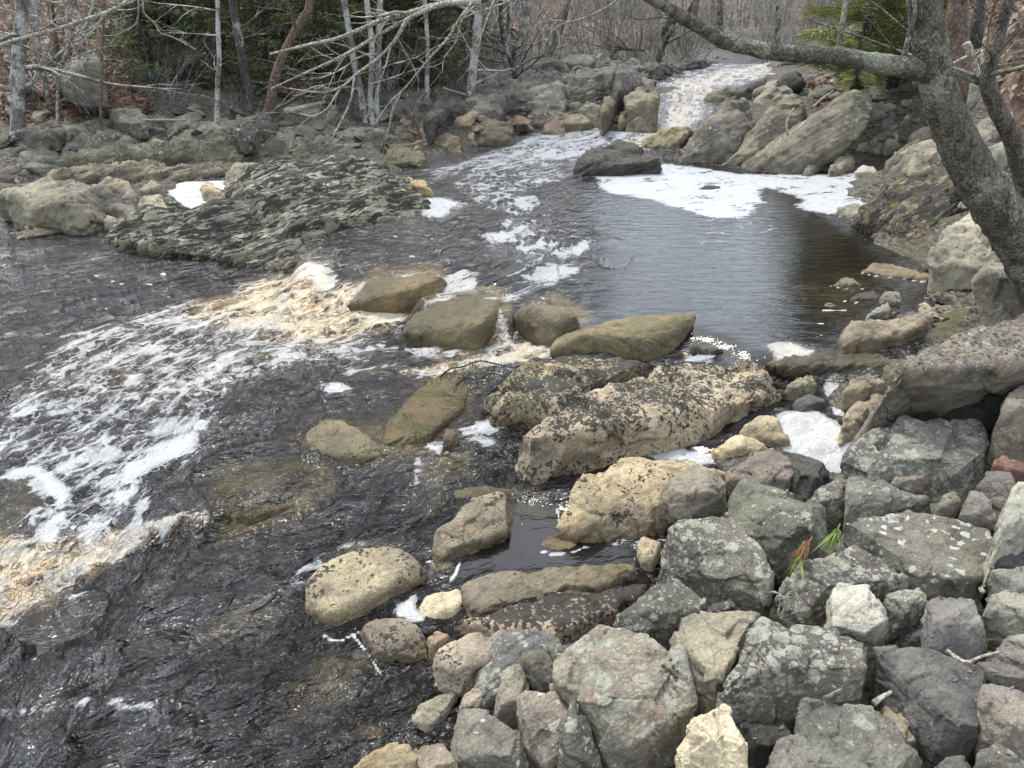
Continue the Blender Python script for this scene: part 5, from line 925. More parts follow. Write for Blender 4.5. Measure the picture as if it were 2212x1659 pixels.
SCATTERS = [
 ([(0,300),(350,285),(700,268),(800,290),(760,335),(600,322),(300,330),(80,385),(0,385)], 60, (.35,1.25), 'bank', 'dark lichen grey stone on the low shelf of the left bank', 'stones on the left bank shelf', [(.13,.13,.11),(.10,.10,.088),(.17,.165,.135)], 20),
 ([(800,300),(870,262),(1000,262),(1180,240),(1240,255),(1180,275),(1050,295),(930,320),(830,335)], 46, (.28,.75), 'rust', 'rusty brown stone in the jumble beside the white water', 'brown stones beside the white water', [(.26,.205,.15),(.22,.175,.13),(.29,.235,.17),(.19,.165,.125)], 1),
 ([(840,215),(1000,190),(1060,215),(1040,250),(920,262),(850,262)], 22, (.4,1.0), 'bank', 'dark grey stone in the jumble under the far trees', 'dark stones under the far trees', [(.10,.095,.085),(.14,.135,.12),(.08,.075,.07)], 2),
 ([(960,200),(1100,150),(1300,140),(1420,150),(1400,190),(1280,250),(1130,245)], 110, (.4,1.5), 'slab', 'weathered grey stone on the broken far bank ledges', 'grey stones on the far bank ledges', [(.15,.145,.135),(.18,.17,.155),(.12,.115,.11)], 3),
 ([(560,240),(700,215),(850,215),(840,260),(720,275),(600,285)], 20, (.3,.8), 'bank', 'mossy grey stone below the birches on the left bank', 'mossy stones below the birches', [(.13,.125,.105),(.16,.155,.125),(.10,.10,.085)], 4),
 ([(180,255),(420,235),(560,240),(520,290),(330,295),(200,290)], 18, (.25,.7), 'bank', 'dull green grey stone at the edge of the leafy left bank', 'grey stones along the leafy bank', [(.13,.13,.105),(.16,.16,.13),(.11,.105,.09)], 5),
 ([(0,255),(60,200),(150,200),(140,250),(20,280)], 8, (.4,.9), 'bank', 'dark mossy boulder among fallen leaves at the far left', 'mossy boulders in the leaves', [(.09,.09,.075),(.12,.12,.10)], 6),
 ([(1280,225),(1420,205),(1450,240),(1400,262),(1300,262)], 12, (.25,.6), 'slab', 'wet olive stone between the big rocks of the rapids', 'olive stones at the rapids', [(.16,.145,.10),(.19,.17,.12)], 7),
 ([(1890,690),(1960,620),(2080,600),(2110,640),(2040,690),(1990,700)], 30, (.06,.22), 'tan', 'small buff stone in the rubble between pool and tilted slab', 'buff rubble beside the pool', [(.27,.24,.18),(.33,.29,.22),(.21,.2,.165)], 8),
 ([(1760,800),(1900,790),(1960,770),(1990,740),(2000,760),(1930,830),(1840,830),(1780,830)], 24, (.05,.16), 'tan', 'little stone washed in behind the foam pool', 'little stones behind the foam pool', [(.22,.2,.155),(.28,.25,.19),(.15,.14,.12)], 9),
 ([(1100,1440),(1250,1400),(1450,1300),(1700,1300),(1950,1330),(2200,1300),(2212,1640),(1300,1650),(950,1650),(1050,1480)], 130, (.04,.17), 'dark', 'small dark stone packed in the gaps of the rubble bank', 'small stones in the gaps of the rubble', [(.10,.095,.085),(.14,.13,.115),(.17,.155,.13)], 10),
 ([(1560,1080),(1700,1000),(1900,1000),(2200,960),(2200,1250),(1900,1200),(1650,1250)], 40, (.09,.24), 'grey', 'grey stone filling the rubble above the dotted slab', 'grey stones filling the rubble', [(.14,.135,.12),(.18,.165,.14),(.11,.10,.095)], 11),
 ([(1960,240),(2040,260),(2110,370),(2080,380),(1990,330),(1880,340)], 14, (.15,.5), 'slab', 'grey stone between the outcrop and the leaning trunk', 'grey stones by the leaning trunk', [(.19,.175,.14),(.15,.14,.12)], 12),
 ([(1850,470),(1960,390),(2080,385),(2110,450),(2040,540),(1900,510)], 26, (.08,.3), 'tan', 'brown flake of rock on the mossy ledge by the pool', 'flakes on the mossy ledge', [(.2,.16,.12),(.27,.235,.18),(.12,.105,.08)], 17),
 ([(1880,640),(1960,540),(2100,480),(2212,600),(2250,690),(2110,690),(2000,700)], 46, (.08,.38), 'tan', 'buff stone around the foot of the leaning tree', 'stones around the foot of the leaning tree', [(.27,.24,.18),(.2,.18,.14)], 18),
 ([(1760,150),(1900,150),(1990,240),(1880,320),(1780,240)], 16, (.25,.8), 'slab', 'grey stone on the slope behind the slanting slabs', 'stones behind the slanting slabs', [(.17,.16,.13),(.13,.125,.105)], 19),
 ([(2150,300),(2212,300),(2260,420),(2180,470),(2140,400)], 8, (.2,.5), 'bank', 'lichen grey stone on the slope behind the leaning tree', 'stones behind the leaning tree', [(.2,.185,.15),(.16,.15,.12)], 13),
 ([(1480,140),(1560,128),(1700,125),(1760,135),(1700,140),(1560,145)], 14, (.3,.8), 'bank', 'dark stone along the upper river', 'dark stones along the upper river', [(.08,.075,.072),(.11,.105,.10)], 14),
 ([(0,480),(100,460),(230,480),(200,500),(0,520)], 8, (.2,.5), 'bank', 'wet dark stone at the left waterline', 'wet stones at the left waterline', [(.12,.11,.09),(.2,.18,.14)], 15),
 ([(920,1060),(1130,1130),(1120,1180),(1000,1220),(960,1230)], 5, (.08,.16), 'sub', 'brown stone under the still dark pool', 'brown stones in the still pool', [(.14,.07,.03)], 16)]
for a in SCATTERS:
    scatter(a[0], a[1], a[2], a[3], a[4], a[5], a[6], seed=a[7], z=-.12 if a[7] == 16 else None, flat=.6 if a[7] == 20 else 1.0, kind='pebble' if a[7] in (8, 9, 10, 16) else 'cobble' if a[7] in (1, 11, 4, 17, 18) else 'shelf_stone' if a[7] == 20 else 'rock')
# ------------------------------------------------------------------ trees, brush, branches
def wpath(pts, y, m=4):                            # photo polyline at distances up the river -> smooth world path
    ys = y if isinstance(y, (list, tuple)) else [y] * len(pts)
    return spline([at_y(px, py, yy) for (px, py), yy in zip(pts, ys)], m)
def grow(mb, p, d, length, r, depth, rs, k=4, sag=-.02, wig=.22, kids=(2, 4), kink=.16):
    n = max(4, int(length / .28) if depth else 4); n = min(n, 9); path = [np.array(p, float)]; rad = [r]; d = np.array(d, float); d /= np.linalg.norm(d); dirs = [d]
    for i in range(n):
        d = d + rs.normal(size=3) * kink; d[2] += sag; d /= np.linalg.norm(d)
        path.append(path[-1] + d * length / n); rad.append(max(.0012, r * (1 - .82 * (i + 1) / n))); dirs.append(d)
    mb.tube(path, rad, k, cap=False)
    if depth:
        for _ in range(int(rs.integers(*kids)) + (1 if length > 1.5 else 0)):
            i = int(rs.integers(1, n)); a = rs.normal(size=3); dd = dirs[i] + wig * 3.2 * (a - dirs[i] * (a @ dirs[i])) / max(.5, np.linalg.norm(a))
            grow(mb, path[i], dd, length * rs.uniform(.35, .62), rad[i] * .62, depth - 1, rs, 3 if depth == 1 else k, sag, wig, kids, kink)
def bare_tree(name, label, base_y, pts, wpx, mat, seed, height=9, group=None, lean=None, taper=.75, twigs=9, twigmat=None, low=.2):
    """trunk through the photo's points at one distance, then on up to its crown"""
    rs = np.random.default_rng(seed + 300); pts = sorted(pts, key=lambda q: -q[1])
    path = [at_y(x, y, base_y) for x, y in pts]; base = path[0].copy(); g = float(gz(base[None, :2])[0]); base[2] = min(base[2], g) - .25
    path = [base] + path[(1 if path[0][2] < g + .1 else 0):]
    d = path[-1] - path[-2]; d /= np.linalg.norm(d); d = d * .6 + np.array([0, 0, .6])
    while path[-1][2] - base[2] < height: d = d + rs.normal(size=3) * .07; d[2] = abs(d[2]); d /= np.linalg.norm(d); path.append(path[-1] + d * height / 7)
    path = spline(path, 4); n = len(path); L = np.r_[0, np.cumsum([np.linalg.norm(b - a) for a, b in zip(path[:-1], path[1:])])]
    r0 = wpx * np.linalg.norm(at_y(*pts[0], base_y) - np.array([0, 0, HC])) / FPX / 2
    rad = [r0 * (1.0 - taper * l / L[-1]) * (1 + .5 * math.exp(-l / .22)) for l in L]
    root = empty(name, base); tag(root, label, 'tree', group)
    mb = MB(); mb.tube(path, rad, 9, True, .07, seed); o = mb.build('trunk', mat, root); o.data.transform(__import__('mathutils').Matrix.Translation(-Vector(base)))
    mb = MB()
    for k in range(twigs):
        i = int(n * rs.uniform(low, .98)); i = min(n - 2, max(1, i)); a = rs.uniform(0, 6.28); dd = np.array([math.cos(a), math.sin(a), rs.uniform(.1, .8)])
        grow(mb, path[i], dd, rs.uniform(.8, 2.6) * (1.1 - .4 * i / n), rad[i] * .42, 2, rs, 4)
    o = mb.build('crown', twigmat or mat, root); o.data.transform(__import__('mathutils').Matrix.Translation(-Vector(base)))
    return root
BT = 'bare trees on the far bank'
for k, (lb, y, pts, w, mat, h) in enumerate((
    ('grey lichen covered trunk standing at the far left of the bank', 13.3, [(33,310),(38,200),(42,100),(46,0)], 24, BARK_GREY, 9),
    ('slim grey trunk curving up the leafy slope', 15, [(112,240),(98,180),(80,90),(72,0)], 11, BARK_GREY, 8),
    ('slim reddish trunk above the square grey boulder', 17.5, [(122,118),(114,60),(108,0)], 12, BARK_RED, 8),
    ('thin leaning trunk behind the square grey boulder', 17, [(202,140),(186,80),(160,0)], 7, BARK_GREY, 7),
    ('straight thin sapling in front of the low grey boulder', 13.8, [(219,268),(219,180),(221,80),(224,0)], 5.5, BARK_RED, 6),
    ('crooked thin sapling in front of the leafy slope', 14, [(124,250),(128,180),(138,130),(158,78),(185,56)], 5, BARK_GREY, 5),
    ('grey trunk at the left end of the dark evergreens', 19, [(276,140),(283,60),(290,0)], 17, BARK_GREY, 10),
    ('slender white patched trunk in front of the evergreens', 14.2, [(462,275),(470,190),(474,130),(471,60),(470,0)], 10, BARK_GREY, 9),
    ('dark trunk with white patches in front of the evergreens', 15.2, [(548,228),(530,160),(519,100),(510,50),(503,0)], 17, BARK_DARK, 10),
    ('leaning brown trunk growing from the dark peaked boulder', 14.6, [(580,250),(588,200),(598,155),(623,95),(656,38),(670,0)], 19, BARK_RED, 8),
    ('dark straight trunk behind the leaning brown trunk', 19, [(618,140),(624,60),(628,0)], 12, BARK_DARK, 10),
    ('pale birch leaning left beside the twin birches', 16, [(782,212),(768,150),(757,83),(744,0)], 14, BARK_GREY, 10),
    ('left one of the twin pale birches', 16, [(800,216),(803,150),(803,90),(792,0)], 12, BARK_GREY, 10),
    ('right one of the twin pale birches', 16.1, [(811,217),(816,150),(818,83),(821,0)], 14, BARK_GREY, 10),
    ('slender pale birch above the dark pair of rocks', 17, [(919,225),(922,170),(924,110),(917,0)], 10, BARK_GREY, 9),
    ('stout pale birch standing on the brown stones bank', 17, [(1014,222),(1020,170),(1028,95),(1035,0)], 19, BARK_GREY, 11),
    ('grey trunk beside the start of the far ledges', 22, [(1092,125),(1097,80),(1100,0)], 11, BARK_GREY, 10),
    ('pale leaning trunk near the start of the far ledges', 22.5, [(1113,115),(1130,55),(1143,0)], 14, BARK_GREY, 10),
    ('thin pale trunk leaning right over the far ledges', 25, [(1190,125),(1210,45),(1228,0)], 11, BARK_GREY, 9),
    ('short dark trunk rooted in the far ledges', 20, [(1112,155),(1098,120),(1085,70),(1082,0)], 11, BARK_DARK, 8),
    ('twisted dark tree at the edge of the upper river', 27, [(1425,118),(1436,92),(1434,70),(1446,50),(1480,35),(1500,0)], 13, BARK_DARK, 6))):
    bare_tree('bare_tree', lb, y, pts, w, mat, k, h, BT, twigs=10 if w > 8 else 7, low=.08)
rs0 = np.random.default_rng(44); TB = []
for k in range(5):                                  # more trunks deeper in the wood, copies of five
    TB.append(bare_tree('bare_tree', 'slim bare tree deeper in the far wood', 25 + k, [(150 + 260 * k, 110), (156 + 260 * k + 12 * (k - 2), 40), (158 + 260 * k + 14 * (k - 2), 0)], 9, (BARK_GREY, BARK_DARK, BARK_RED, BARK_GREY, BARK_DARK)[k], 60 + k, 11, 'slim trees deeper in the far wood', twigs=12, low=.05))
def copy_tree(src, loc, rz, sc):
    r = src.copy(); COL.objects.link(r); r.location = loc; r.rotation_euler = (0, 0, rz); r.scale = (sc, sc, sc)
    for ch in src.children:
        c = ch.copy(); COL.objects.link(c); c.parent = r
    return r
for k in range(75):
    u = rs0.uniform(-.72, .62); y = rs0.uniform(19, 48)
    if -.02 < u < .42: y = max(y, 44) + 8
    if (u > .42 and y < 24) or (-.55 < u < .0 and y < 18): y += 16
    x = u * y; g = float(gz([[x, y]])[0])
    copy_tree(TB[int(rs0.integers(5))], (x, y, g - .25), rs0.uniform(0, 6.28), rs0.uniform(.45, .6) if -.02 < u < .42 else rs0.uniform(.7, 1.25))
# leaning tree on the right bank, with its long bough and the twigs that hang from it
def leaning_tree():
    root = empty('leaning_tree', at_y(2275, 640, 5.3)); tag(root, 'rough barked tree leaning over the right bank with a long bough across the river', 'tree')
    inv = __import__('mathutils').Matrix.Translation(-root.location)
    P = wpath([(2330,720),(2275,640),(2226,555),(2186,493),(2131,415),(2079,325),(2043,245),(2020,160),(2006,80),(1996,0)], 5.3, 7)
    top = [P[-1] + np.array(v) for v in ((.0,.1,.7),(-.1,.2,1.6),(.05,.4,2.8),(-.2,.5,4.2),(-.1,.8,5.8))]; P = P[:-1] + spline([P[-1]] + top, 5)
    rad = list(np.interp(np.arange(len(P)), [0, 7, 14, 21, 28, 35, 42, 49, 56, 63, len(P)], [.20, .185, .172, .16, .145, .128, .112, .104, .101, .098, .04]))
    mb = MB(); mb.tube(P, rad, 22, True, .07, 3); t = mb.build('trunk', BARK, root); t.data.transform(inv)
    L = wpath([(2022,165),(1985,150),(1902,137),(1808,121),(1722,117),(1635,107),(1558,86),(1518,62),(1475,38),(1435,12),(1400,-6),(1330,-50),(1240,-75),(1150,-60),(1085,-22),(1035,2)], [5.3,5.25,5.2,5.2,5.2,5.2,5.25,5.3,5.3,5.3,5.2,5.1,5.0,4.9,4.85,4.8], 6)
    n = len(L); rl = [.060 - .044 * (i / n) ** 1.1 + .03 * math.exp(-i / 4) for i in range(n)]
    mb = MB(); mb.tube(L, rl, 14, True, .12, 5)
    for k in range(7): grow(mb, L[int(n * (.1 + .1 * k))], (0.1, .2, 1), 1.2 + .2 * k, .02, 2, np.random.default_rng(70 + k), 5)
    l = mb.build('bough', BARK, root); l.data.transform(inv)
    mb = MB(); rs = np.random.default_rng(12)
    def br(pts, y, w0, w1, tw=5, ln=.45):
        Q = wpath(pts, y, 5); m = len(Q); q = y if not isinstance(y, (list, tuple)) else y[0]
        ra = [.5 * q / FPX * (w0 + (w1 - w0) * i / m) for i in range(m)]; mb.tube(Q, ra, 6, True, .12, int(rs.integers(999)))
        for _ in range(tw):
            i = int(rs.integers(m // 5, m - 1)); d = Q[i + 1] - Q[i]; d /= np.linalg.norm(d); s = rs.normal(size=3); dd = d * .8 + (s - d * (s @ d)) * .55; dd[2] -= .1
            grow(mb, Q[i], dd, rs.uniform(.3, 1) * ln, ra[i] * .55, 1, rs, 4, -.01, .2, (1, 4), .22)
    Y = 4.8
    br([(1040,2),(950,10),(870,33),(827,43),(737,80),(663,97),(583,117)], Y, 15, 4, 5, .5)
    br([(1020,3),(960,8),(925,20),(860,52),(797,88),(737,122),(660,157),(585,192)], Y - .05, 12, 2.5, 5, .5)
    br([(880,42),(866,66),(850,92),(814,128),(770,160),(737,188),(690,200),(630,192)], Y - .1, 9, 2, 4, .45)
    br([(765,165),(758,215),(737,262),(716,300),(697,316)], Y - .1, 5, 2.5, 2, .25)
    br([(1020,5),(990,45),(967,83),(924,130),(877,187),(837,227),(794,293)], Y - .15, 6, 2, 4, .45)
    br([(1068,0),(1045,60),(1030,110),(1010,155)], Y + .1, 4, 1.5, 3, .3)
    br([(737,188),(720,215),(705,236),(680,250),(650,246)], Y - .1, 5, 2, 3, .35)
    br([(716,195),(690,185),(655,195),(625,190)], Y - .1, 3, 1.5, 2, .3)
    br([(1110,-20),(1098,3),(1010,35),(960,70)], Y + .2, 4, 1.5, 3, .35); br([(1040,0),(1000,40),(985,90),(960,125),(955,160)], Y + .15, 4, 1.2, 3, .3)
    br([(1360,-30),(1320,10),(1260,40),(1200,60),(1170,110)], Y + .3, 5, 1.5, 4, .5)
    b = mb.build('hanging_twigs', TWIG, root); b.name = 'twig_spray'; b.data.transform(inv)
leaning_tree()
def plain_tree(name, label, pts, y, w0, mat, seed, up=7):
    P = wpath(pts, y, 5); base = P[0].copy(); base[2] -= .3; P[0] = base; d = P[-1] - P[-2]; d /= np.linalg.norm(d); rs = np.random.default_rng(seed)
    for k in range(8): d = d + rs.normal(size=3) * .06; d[2] = abs(d[2]); d /= np.linalg.norm(d); P.append(P[-1] + d * up / 8)
    n = len(P); q = y if not isinstance(y, (list, tuple)) else y[0]; ra = [.5 * w0 * q / FPX * (1.05 - .7 * i / n) * (1 + .3 * math.exp(-i / 3)) for i in range(n)]
    root = empty(name, base); tag(root, label, 'tree'); inv = __import__('mathutils').Matrix.Translation(-Vector(base))
    mb = MB(); mb.tube(P, ra, 14, True, .06, seed); mb.build('trunk', mat, root).data.transform(inv); mb = MB()
    for k in range(9): i = int(rs.integers(n // 2, n)); grow(mb, P[i], (rs.normal(), rs.normal(), .5), rs.uniform(.8, 2), ra[i] * .4, 2, rs)
    mb.build('crown', mat, root).data.transform(inv)
plain_tree('bare_tree', 'grey trunk standing behind the leaning tree on the right', [(2058,175),(2062,90),(2071,0)], 9.0, 52, BARK_RED, 5)
plain_tree('bare_tree', 'mossy crooked trunk at the right edge of the picture', [(2240,440),(2212,370),(2185,295),(2152,232),(2133,175),(2150,105),(2178,0)], 5.6, 42, BARK, 6)
plain_tree('bare_tree', 'dark trunk high on the slope at the upper right', [(2112,60),(2118,0)], 13, 20, BARK_DARK, 7)
# evergreens
def evergreen(name, label, x, y, h, rad, mat, seed, group, leaf=(.12, .013), droop=-.25, dens=2.6, z0=.3, bark=BARK_DARK):
    rs = np.random.default_rng(seed + 800); g = float(gz([[x, y]])[0]) - .2; root = empty(name, (x, y, g)); tag(root, label, 'tree', group)
    mb = MB(); mb.tube([(0, 0, 0), (.05, 0, h * .5), (0, .05, h)], [.14, .09, .02], 8); lv = []; z = z0
    while z < h * .97:
        R = rad * (1 - z / h) ** .75 * rs.uniform(.75, 1.1); nb = int(rs.integers(4, 7))
        for b in range(nb):
            a = rs.uniform(0, 6.28); L = R * rs.uniform(.6, 1.12); m = 7; p = np.array([0, 0, z]); d = np.array([math.cos(a), math.sin(a), .22]); pts = [p]
            for i in range(m): d = d + np.array([0, 0, droop / m * 1.6]) + rs.normal(size=3) * .06; d /= np.linalg.norm(d); pts.append(pts[-1] + d * L / m)
            mb.tube(pts, [.018 * (1 - .8 * i / m) for i in range(m + 1)], 3, False)
            side = np.cross(d, (0, 0, 1)); side /= np.linalg.norm(side)
            for i in range(1, m + 1):
                for _ in range(int((9 if z < 4.5 else 4) * dens)):
                    s = rs.choice((-1, 1)); t = rs.random(); o = pts[i - 1] * (1 - t) + pts[i] * t; w = L * .30 * (1 - .55 * i / m) * rs.random()
                    q = o + side * s * w + np.array([0, 0, -w * .35 + rs.normal() * .05])
                    e = side * s * .8 + d * rs.uniform(.2, 1) + np.array([0, 0, rs.uniform(-.5, .2)]); e /= np.linalg.norm(e)
                    lv.append((q, e * leaf[0] * rs.uniform(.6, 1.5), np.cross(e, rs.normal(size=3)) * leaf[1]))
        z += rs.uniform(.20, .36)
    mb.build('trunk', bark, root); n = len(lv)
    Q = np.array([l[0] for l in lv]); A = np.array([l[1] for l in lv]); B = np.array([l[2] for l in lv])
    co = np.stack([Q, Q + A * .5 + B, Q + A, Q + A * .5 - B], 1).reshape(-1, 3); me = np_mesh('crown', co, np.arange(n * 4).reshape(n, 4)); link('crown', me, mat, root)
    return root
HE = [evergreen('hemlock', 'dark evergreen with drooping boughs in the far wood', -8.0, 19.6, 8.5, 1.9, HEMLOCK, 1, 'dark evergreens in the far wood'), evergreen('hemlock', 'dark evergreen with drooping boughs in the far wood', -6.2, 17.6, 7.0, 1.9, HEMLOCK, 2, 'dark evergreens in the far wood', z0=.2), evergreen('hemlock', 'dark evergreen with drooping boughs in the far wood', -4.4, 19.2, 9.5, 2.2, HEMLOCK, 3, 'dark evergreens in the far wood')]
for k, (x, y, s) in enumerate(((-7.6, 17.4, .8), (-7.9, 20.5, 1.1), (-5.0, 16.9, .62), (-3.0, 18.4, .85), (-2.0, 20.0, 1.05), (-3.4, 22.0, 1.2), (-1.6, 22.6, .9), (-7.2, 24, 1.1), (-2.4, 25.5, 1.0), (-6.0, 22.5, 1.2), (-3.6, 28.0, 1.2), (-5, 31, 1.1), (-4.6, 24, 1.0), (-3.7, 17.0, .5), (-1.6, 18.6, .55))):
    copy_tree(HE[k % 3], (x, y, float(gz([[x, y]])[0]) - .2), k * 1.9, s)
for k, (x, y) in enumerate(((-4, -5), (1.5, -5.5), (5.5, -3.5), (-8, -7), (9, -1))): copy_tree(HE[k % 3], (x, y, float(gz([[x, y]])[0]) - .2), k * 2.1, .8)   # unseen trees on the bank behind the viewer, added to darken facing sides
evergreen('pine', 'bright green pine with long needles over the upper river', 6.2, 14.8, 4.6, 1.75, PINE, 8, None, (.17, .006), -.05, 11, 1.0)
PN = bpy.data.objects['pine']
q = copy_tree(PN, (7.3, 15.8, float(gz([[7.3, 15.8]])[0]) - .2), 4.0, .9); tag(q, 'bright green pine just left of the leaning trunk', 'tree')
evergreen('pine', 'second yellow green pine behind the leaning trunk', 7.9, 16.8, 8, 2.1, PINE, 9, None, (.18, .009), -.05, 2.2, .8)
evergreen('pine', 'small dark green sapling on the slope at the upper right corner', 7.6, 11.6, 2.6, .9, HEMLOCK, 10, None, (.12, .02), -.1, 1.2, .2)
# brush
def brush(name, label, seed, group, mat, stems=26, h=2.6):
    rs = np.random.default_rng(seed + 90); mb = MB()
    for _ in range(stems):
        a = rs.uniform(0, 6.28); t = rs.uniform(.05, .75); grow(mb, (rs.normal() * .25, rs.normal() * .25, -.1), (math.cos(a) * t, math.sin(a) * t, 1), h * rs.uniform(.5, 1.2), rs.uniform(.007, .016), 2, rs, 3, -.03, .2, (2, 4), .13)
    return tag(mb.build(name, mat), label, 'shrub', group)
BR = [brush('bare_shrub', 'leafless twiggy shrub in the far undergrowth', k, 'leafless shrubs in the undergrowth', (BRUSH, BARK_GREY, BRUSH)[k], 24, 2.4 + .4 * k) for k in range(3)]
rs0 = np.random.default_rng(5); spots = [(1.2, 24), (2.4, 25.5), (3.3, 27.5), (4.2, 26.8), (.2, 23.5), (5.4, 31), (6.5, 33), (9.2, 30), (10.5, 28), (11.5, 33), (7.8, 36), (5, 37), (3.6, 33), (2, 30), (-.6, 26), (9.5, 40), (12, 40), (7, 44), (4, 43), (14.2, 36), (-8.2, 15.3), (-9.8, 16), (-6.6, 15.6), (-10.8, 14.5), (-5.4, 15.7), (-2.6, 17.2), (-1.2, 18), (8.9, 13), (9.8, 12), (10.5, 22), (12.5, 25), (-11.5, 17.5)]
while len(spots) < 78:
    y = rs0.uniform(26, 52); spots.append((y * rs0.uniform(-.45, .5), y))
for k, (x, y) in enumerate(spots):
    o = BR[k] if k < 3 else BR[k % 3].copy()
    if k >= 3: COL.objects.link(o)
    s = rs0.uniform(.7, 1.25) * (.45 if y < 19 else 1); o.location = (x, y, float(gz([[x, y]])[0])); o.rotation_euler = (0, 0, rs0.uniform(0, 6.28)); o.scale = (s, s, s)
def far_woods():                                    # beyond counting: the grey haze of stems on the far hillside
    rs = np.random.default_rng(31); mb = MB()
    for k in range(1500):
        y = rs.uniform(42, 95); x = y * rs.uniform(-.8, .8); g = float(gz([[x, y]])[0]); l = rs.normal() * .1; h = rs.uniform(3, 5.5) * (y / 60); p0 = np.array([x, y, g - .3]); p1 = p0 + np.array([l * h, rs.normal() * .3, h])
        mb.tube([p0, (p0 + p1) / 2 + rs.normal(size=3) * .15, p1], [.075, .06, .025], 4, False)
        for _ in range(5):
            t = rs.uniform(.1, .95); p = p0 + (p1 - p0) * t; a = rs.uniform(0, 6.28); e = np.array([math.cos(a), math.sin(a), rs.uniform(.1, 1.1)]) * rs.uniform(.8, 2.2); mb.tube([p, p + e * .5 + rs.normal(size=3) * .1, p + e], [.03, .022, .01], 3, False)
    return tag(mb.build('distant_woods', HAZED_BARK), 'grey bare wood fading on the hillside beyond the upper river', 'wood', None, 'stuff')
far_woods()
# fallen wood
def stick(name, label, pts, w, mat, lift=.04, y=None, z=None, twigs=0, cat='stick'):
    Q = [on_ground(a, b, lift) if z is None else at_z(a, b, z) for a, b in pts] if y is None else [at_y(a, b, y) for a, b in pts]
    P = spline(Q, 4); d = np.linalg.norm(P[0] - np.array([0, 0, HC])); n = len(P); mb = MB(); mb.tube(P, [.5 * w * d / FPX * (1.1 - .6 * i / n) for i in range(n)], 7, True, .1, 1)
    rs = np.random.default_rng(int(pts[0][0]))
    for k in range(twigs): i = int(rs.integers(1, n - 1)); grow(mb, P[i], rs.normal(size=3) + np.array([0, 0, .4]), .35 * d / 6, .25 * w * d / FPX, 1, rs, 4)
    return tag(mb.build(name, mat, None, True, Q[0]), label, cat)
stick('fallen_branch', 'straight bleached pole lying along the left bank', [(313,260),(360,259),(402,260)], 6, DEAD, .22, cat='branch')
stick('fallen_log', 'pale fallen log sloping down beside the birches', [(617,241),(655,232),(702,221)], 12, DEAD, .3, cat='log')
stick('fallen_branch', 'thin pale branch lying over the brown stones', [(957,190),(1010,206),(1090,228)], 5, DEAD, .35, cat='branch')
stick('fallen_branch', 'fallen orange brown log at the edge of the far wood', [(1305,95),(1345,104),(1392,109)], 9, BARK_RED, .4, twigs=4, cat='log')
stick('stick', 'bleached forked twig under the faceted block', [(2045,1405),(2085,1430),(2120,1418),(2158,1408)], 7, DEAD, z=.62)
stick('stick', 'short broken stick in the hollow under the dark boulder', [(1784,1508),(1802,1498),(1820,1488)], 9, BARK_GREY, z=.58)
stick('stick', 'bark covered stick slanting into the hollow by the blue grey slab', [(1888,1518),(1905,1506),(1926,1494)], 11, BARK_GREY, z=.62)
stick('stick', 'curved white stick standing against the slanting slabs', [(1702,293),(1700,262),(1715,233)], 4, DEAD, y=12.3)
stick('stick', 'white stick lying in the cleft of the slanting slabs', [(1722,282),(1740,262),(1757,246)], 3.5, DEAD, y=12.6)
stick('stick', 'forked white stick on top of the slanting slabs', [(1757,231),(1775,214),(1800,196)], 4, DEAD, y=13.1)
stick('dead_branch', 'bleached dead branch hanging between the two right trunks', [(2088,93),(2106,140),(2118,172),(2155,217)], 13, DEAD, y=6.2, twigs=4, cat='branch')
stick('stick', 'dark twig lying across the stones behind the foam pool', [(1758,815),(1785,822),(1815,826)], 4, BARK_DARK, z=.38, twigs=2)
# twigs of the tree out of sight on the left
def overhang():
    mb = MB(); rs = np.random.default_rng(77)
    def br(pts, y, w0, w1, tw, ln):
        Q = wpath(pts, y, 5); m = len(Q); ra = [.5 * y / FPX * (w0 + (w1 - w0) * i / m) for i in range(m)]; mb.tube(Q, ra, 6, True, .1, int(rs.integers(99)))
        for _ in range(tw):
            i = int(rs.integers(1, m - 1)); d = Q[i + 1] - Q[i]; d /= np.linalg.norm(d); s = rs.normal(size=3); dd = d * .8 + (s - d * (s @ d)) * .5; grow(mb, Q[i], dd, rs.uniform(.3, 1) * ln, ra[i] * .5, 1, rs, 4, 0, .2, (1, 3), .18)
    y = 4.4
    br([(-200,150),(-60,112),(0,98),(60,80),(127,62),(183,43),(233,26),(273,3),(300,-30)], y, 10, 6.5, 6, .35)
    br([(0,116),(30,92)], y, 3, 2, 0, .2); br([(128,60),(100,42),(64,31)], y, 4, 2, 1, .2); br([(222,36),(205,62),(183,82)], y, 4, 1.5, 2, .2)
    br([(300,-30),(308,6),(312,28),(335,52),(348,72),(372,80),(424,107)], y, 4.5, 1.2, 3, .25); br([(300,-10),(296,45),(275,66)], y, 4, 1.3, 2, .2); br([(90,-5),(120,6),(160,0)], y, 5, 4, 1, .2)
    br([(160,75),(190,65),(215,45),(222,30)], y, 3.5, 2, 1, .2)
    return tag(mb.build('overhanging_branch', TWIG), 'pale bare branch slanting in from the upper left corner', 'branch')
overhang()
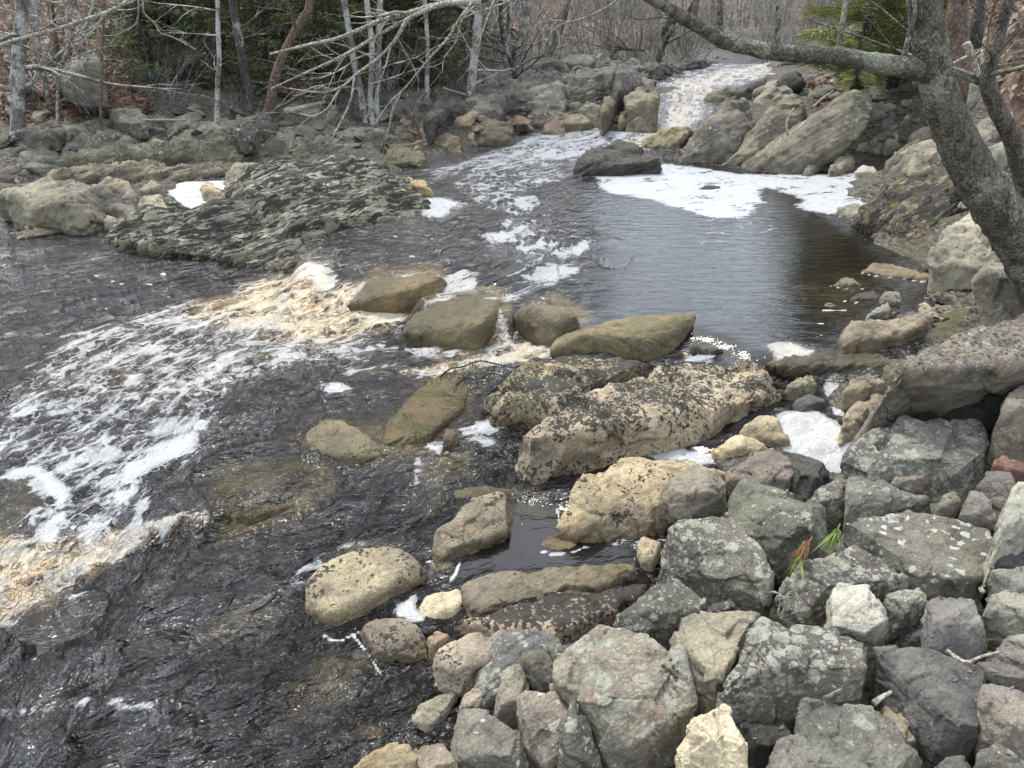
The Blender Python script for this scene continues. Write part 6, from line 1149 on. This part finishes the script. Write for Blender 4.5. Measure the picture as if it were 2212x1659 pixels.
# needles
def sprig():
    rs = np.random.default_rng(8); mb = MB(); z = .22; ax = [at_z(x, y, zz) for x, y, zz in ((1110,795,.42),(1070,786,.43),(1035,780,.44),(1000,792,.40),(972,797,.37),(950,815,.28))]; bx = [at_z(x, y, zz) for x, y, zz in ((1095,815,.40),(1060,806,.40),(1030,820,.39),(1008,816,.36),(985,832,.28))]
    for A in (ax, bx):
        P = spline(A, 6); mb.tube(P, [.006] * len(P), 5)
        for p in P[4:]:
            for _ in range(int(rs.integers(2, 9))):
                d = np.array([rs.normal() * .4 - .3, rs.normal() * .35 - .2, -.75 + rs.normal() * .35]); q = p + rs.normal(size=3) * .015; l = rs.uniform(.04, .13)
                mb.tri(q, d * l, np.array([.0016, .0008, 0]))
    return tag(mb.build('pine_sprig', SPRIG, None, True, ax[0]), 'wet dark pine sprig trailing from the black lichen boulder into the water', 'sprig')
sprig()
def tuft(label, px, py, z, mat, tip, n, seed, l=.13):
    rs = np.random.default_rng(seed); mb = MB(); o = at_z(px, py, z); e = at_z(*tip, z - .05) - o; e /= np.linalg.norm(e)
    for k in range(n): d = e + rs.normal(size=3) * .22; mb.tri(o + rs.normal(size=3) * .006, d * l * rs.uniform(.7, 1.1), np.cross(d, rs.normal(size=3)) * .0022)
    mb.tube([o - e * .04, o + e * .02], [.004, .003], 5)
    return tag(mb.build('needle_tuft', mat, None, True, o), label, 'needles')
tuft('fresh green tuft of pine needles on the dark green grey block', 1808, 1146, .66, FRESH, (1780,1205), 60, 1)
tuft('rusty tuft of dead pine needles beside the green tuft', 1745, 1175, .60, RUSTY, (1722,1212), 40, 2, .10)
tuft('second green wisp of needles hanging in the gap below the block', 1730, 1200, .55, FRESH, (1708,1235), 14, 3, .12)
def curled_roots():
    mb = MB(); o = at_z(1670, 1305, .52)
    for k in range(7): P = [o + np.array([.012 * k + .03 * math.sin(t), .02 * math.cos(t * .8 + k), .05 * math.cos(t)]) for t in np.linspace(-.6, 2.4 + .1 * k, 9)]; mb.tube(P, [.0022] * 9, 4)
    return tag(mb.build('dry_roots', DEAD, None, True, o), 'bundle of dry curled rootlets beside the blocky boulder', 'roots')
curled_roots()
# fallen leaves and needles
def litter(name, label, polys, n, size, mat, seed, lift=.02, surf=None):
    rs = np.random.default_rng(seed); Q = []
    per = n // len(polys)
    for P in polys:
        P = np.array(P, float); lo, hi = P.min(0), P.max(0)
        W = np.array([on_ground(*q)[:2] for q in P]); a, b = W.min(0), W.max(0); c = rs.uniform(a, b, (per * 4, 2)); c = c[poly_sd(W, c) > 0][:per]; Q.append(c)
    Q = np.concatenate(Q); z = gz(Q) + lift; m = len(Q); C = np.c_[Q, z + rs.uniform(0, .06, m)]
    a = rs.normal(size=(m, 3)) * np.array([1, 1, .45]); a /= np.linalg.norm(a, axis=1)[:, None]; b = np.cross(a, rs.normal(size=(m, 3)) * np.array([.5, .5, 1])); b /= np.linalg.norm(b, axis=1)[:, None]
    s = rs.uniform(*size, m)[:, None]; a *= s; b *= s * .38; co = np.stack([C - a, C + b, C + a, C - b], 1).reshape(-1, 3)
    return tag(link(name, np_mesh(name, co, np.arange(m * 4).reshape(m, 4)), mat), label, 'leaves', None, 'stuff')
litter('leaf_litter', 'reddish brown fallen leaves covering the wooded banks', LEAFY[:4] + [LEAFY[4]] * 1 + [LEAFY[5]], 22000, (.05, .10), LITTER, 3)
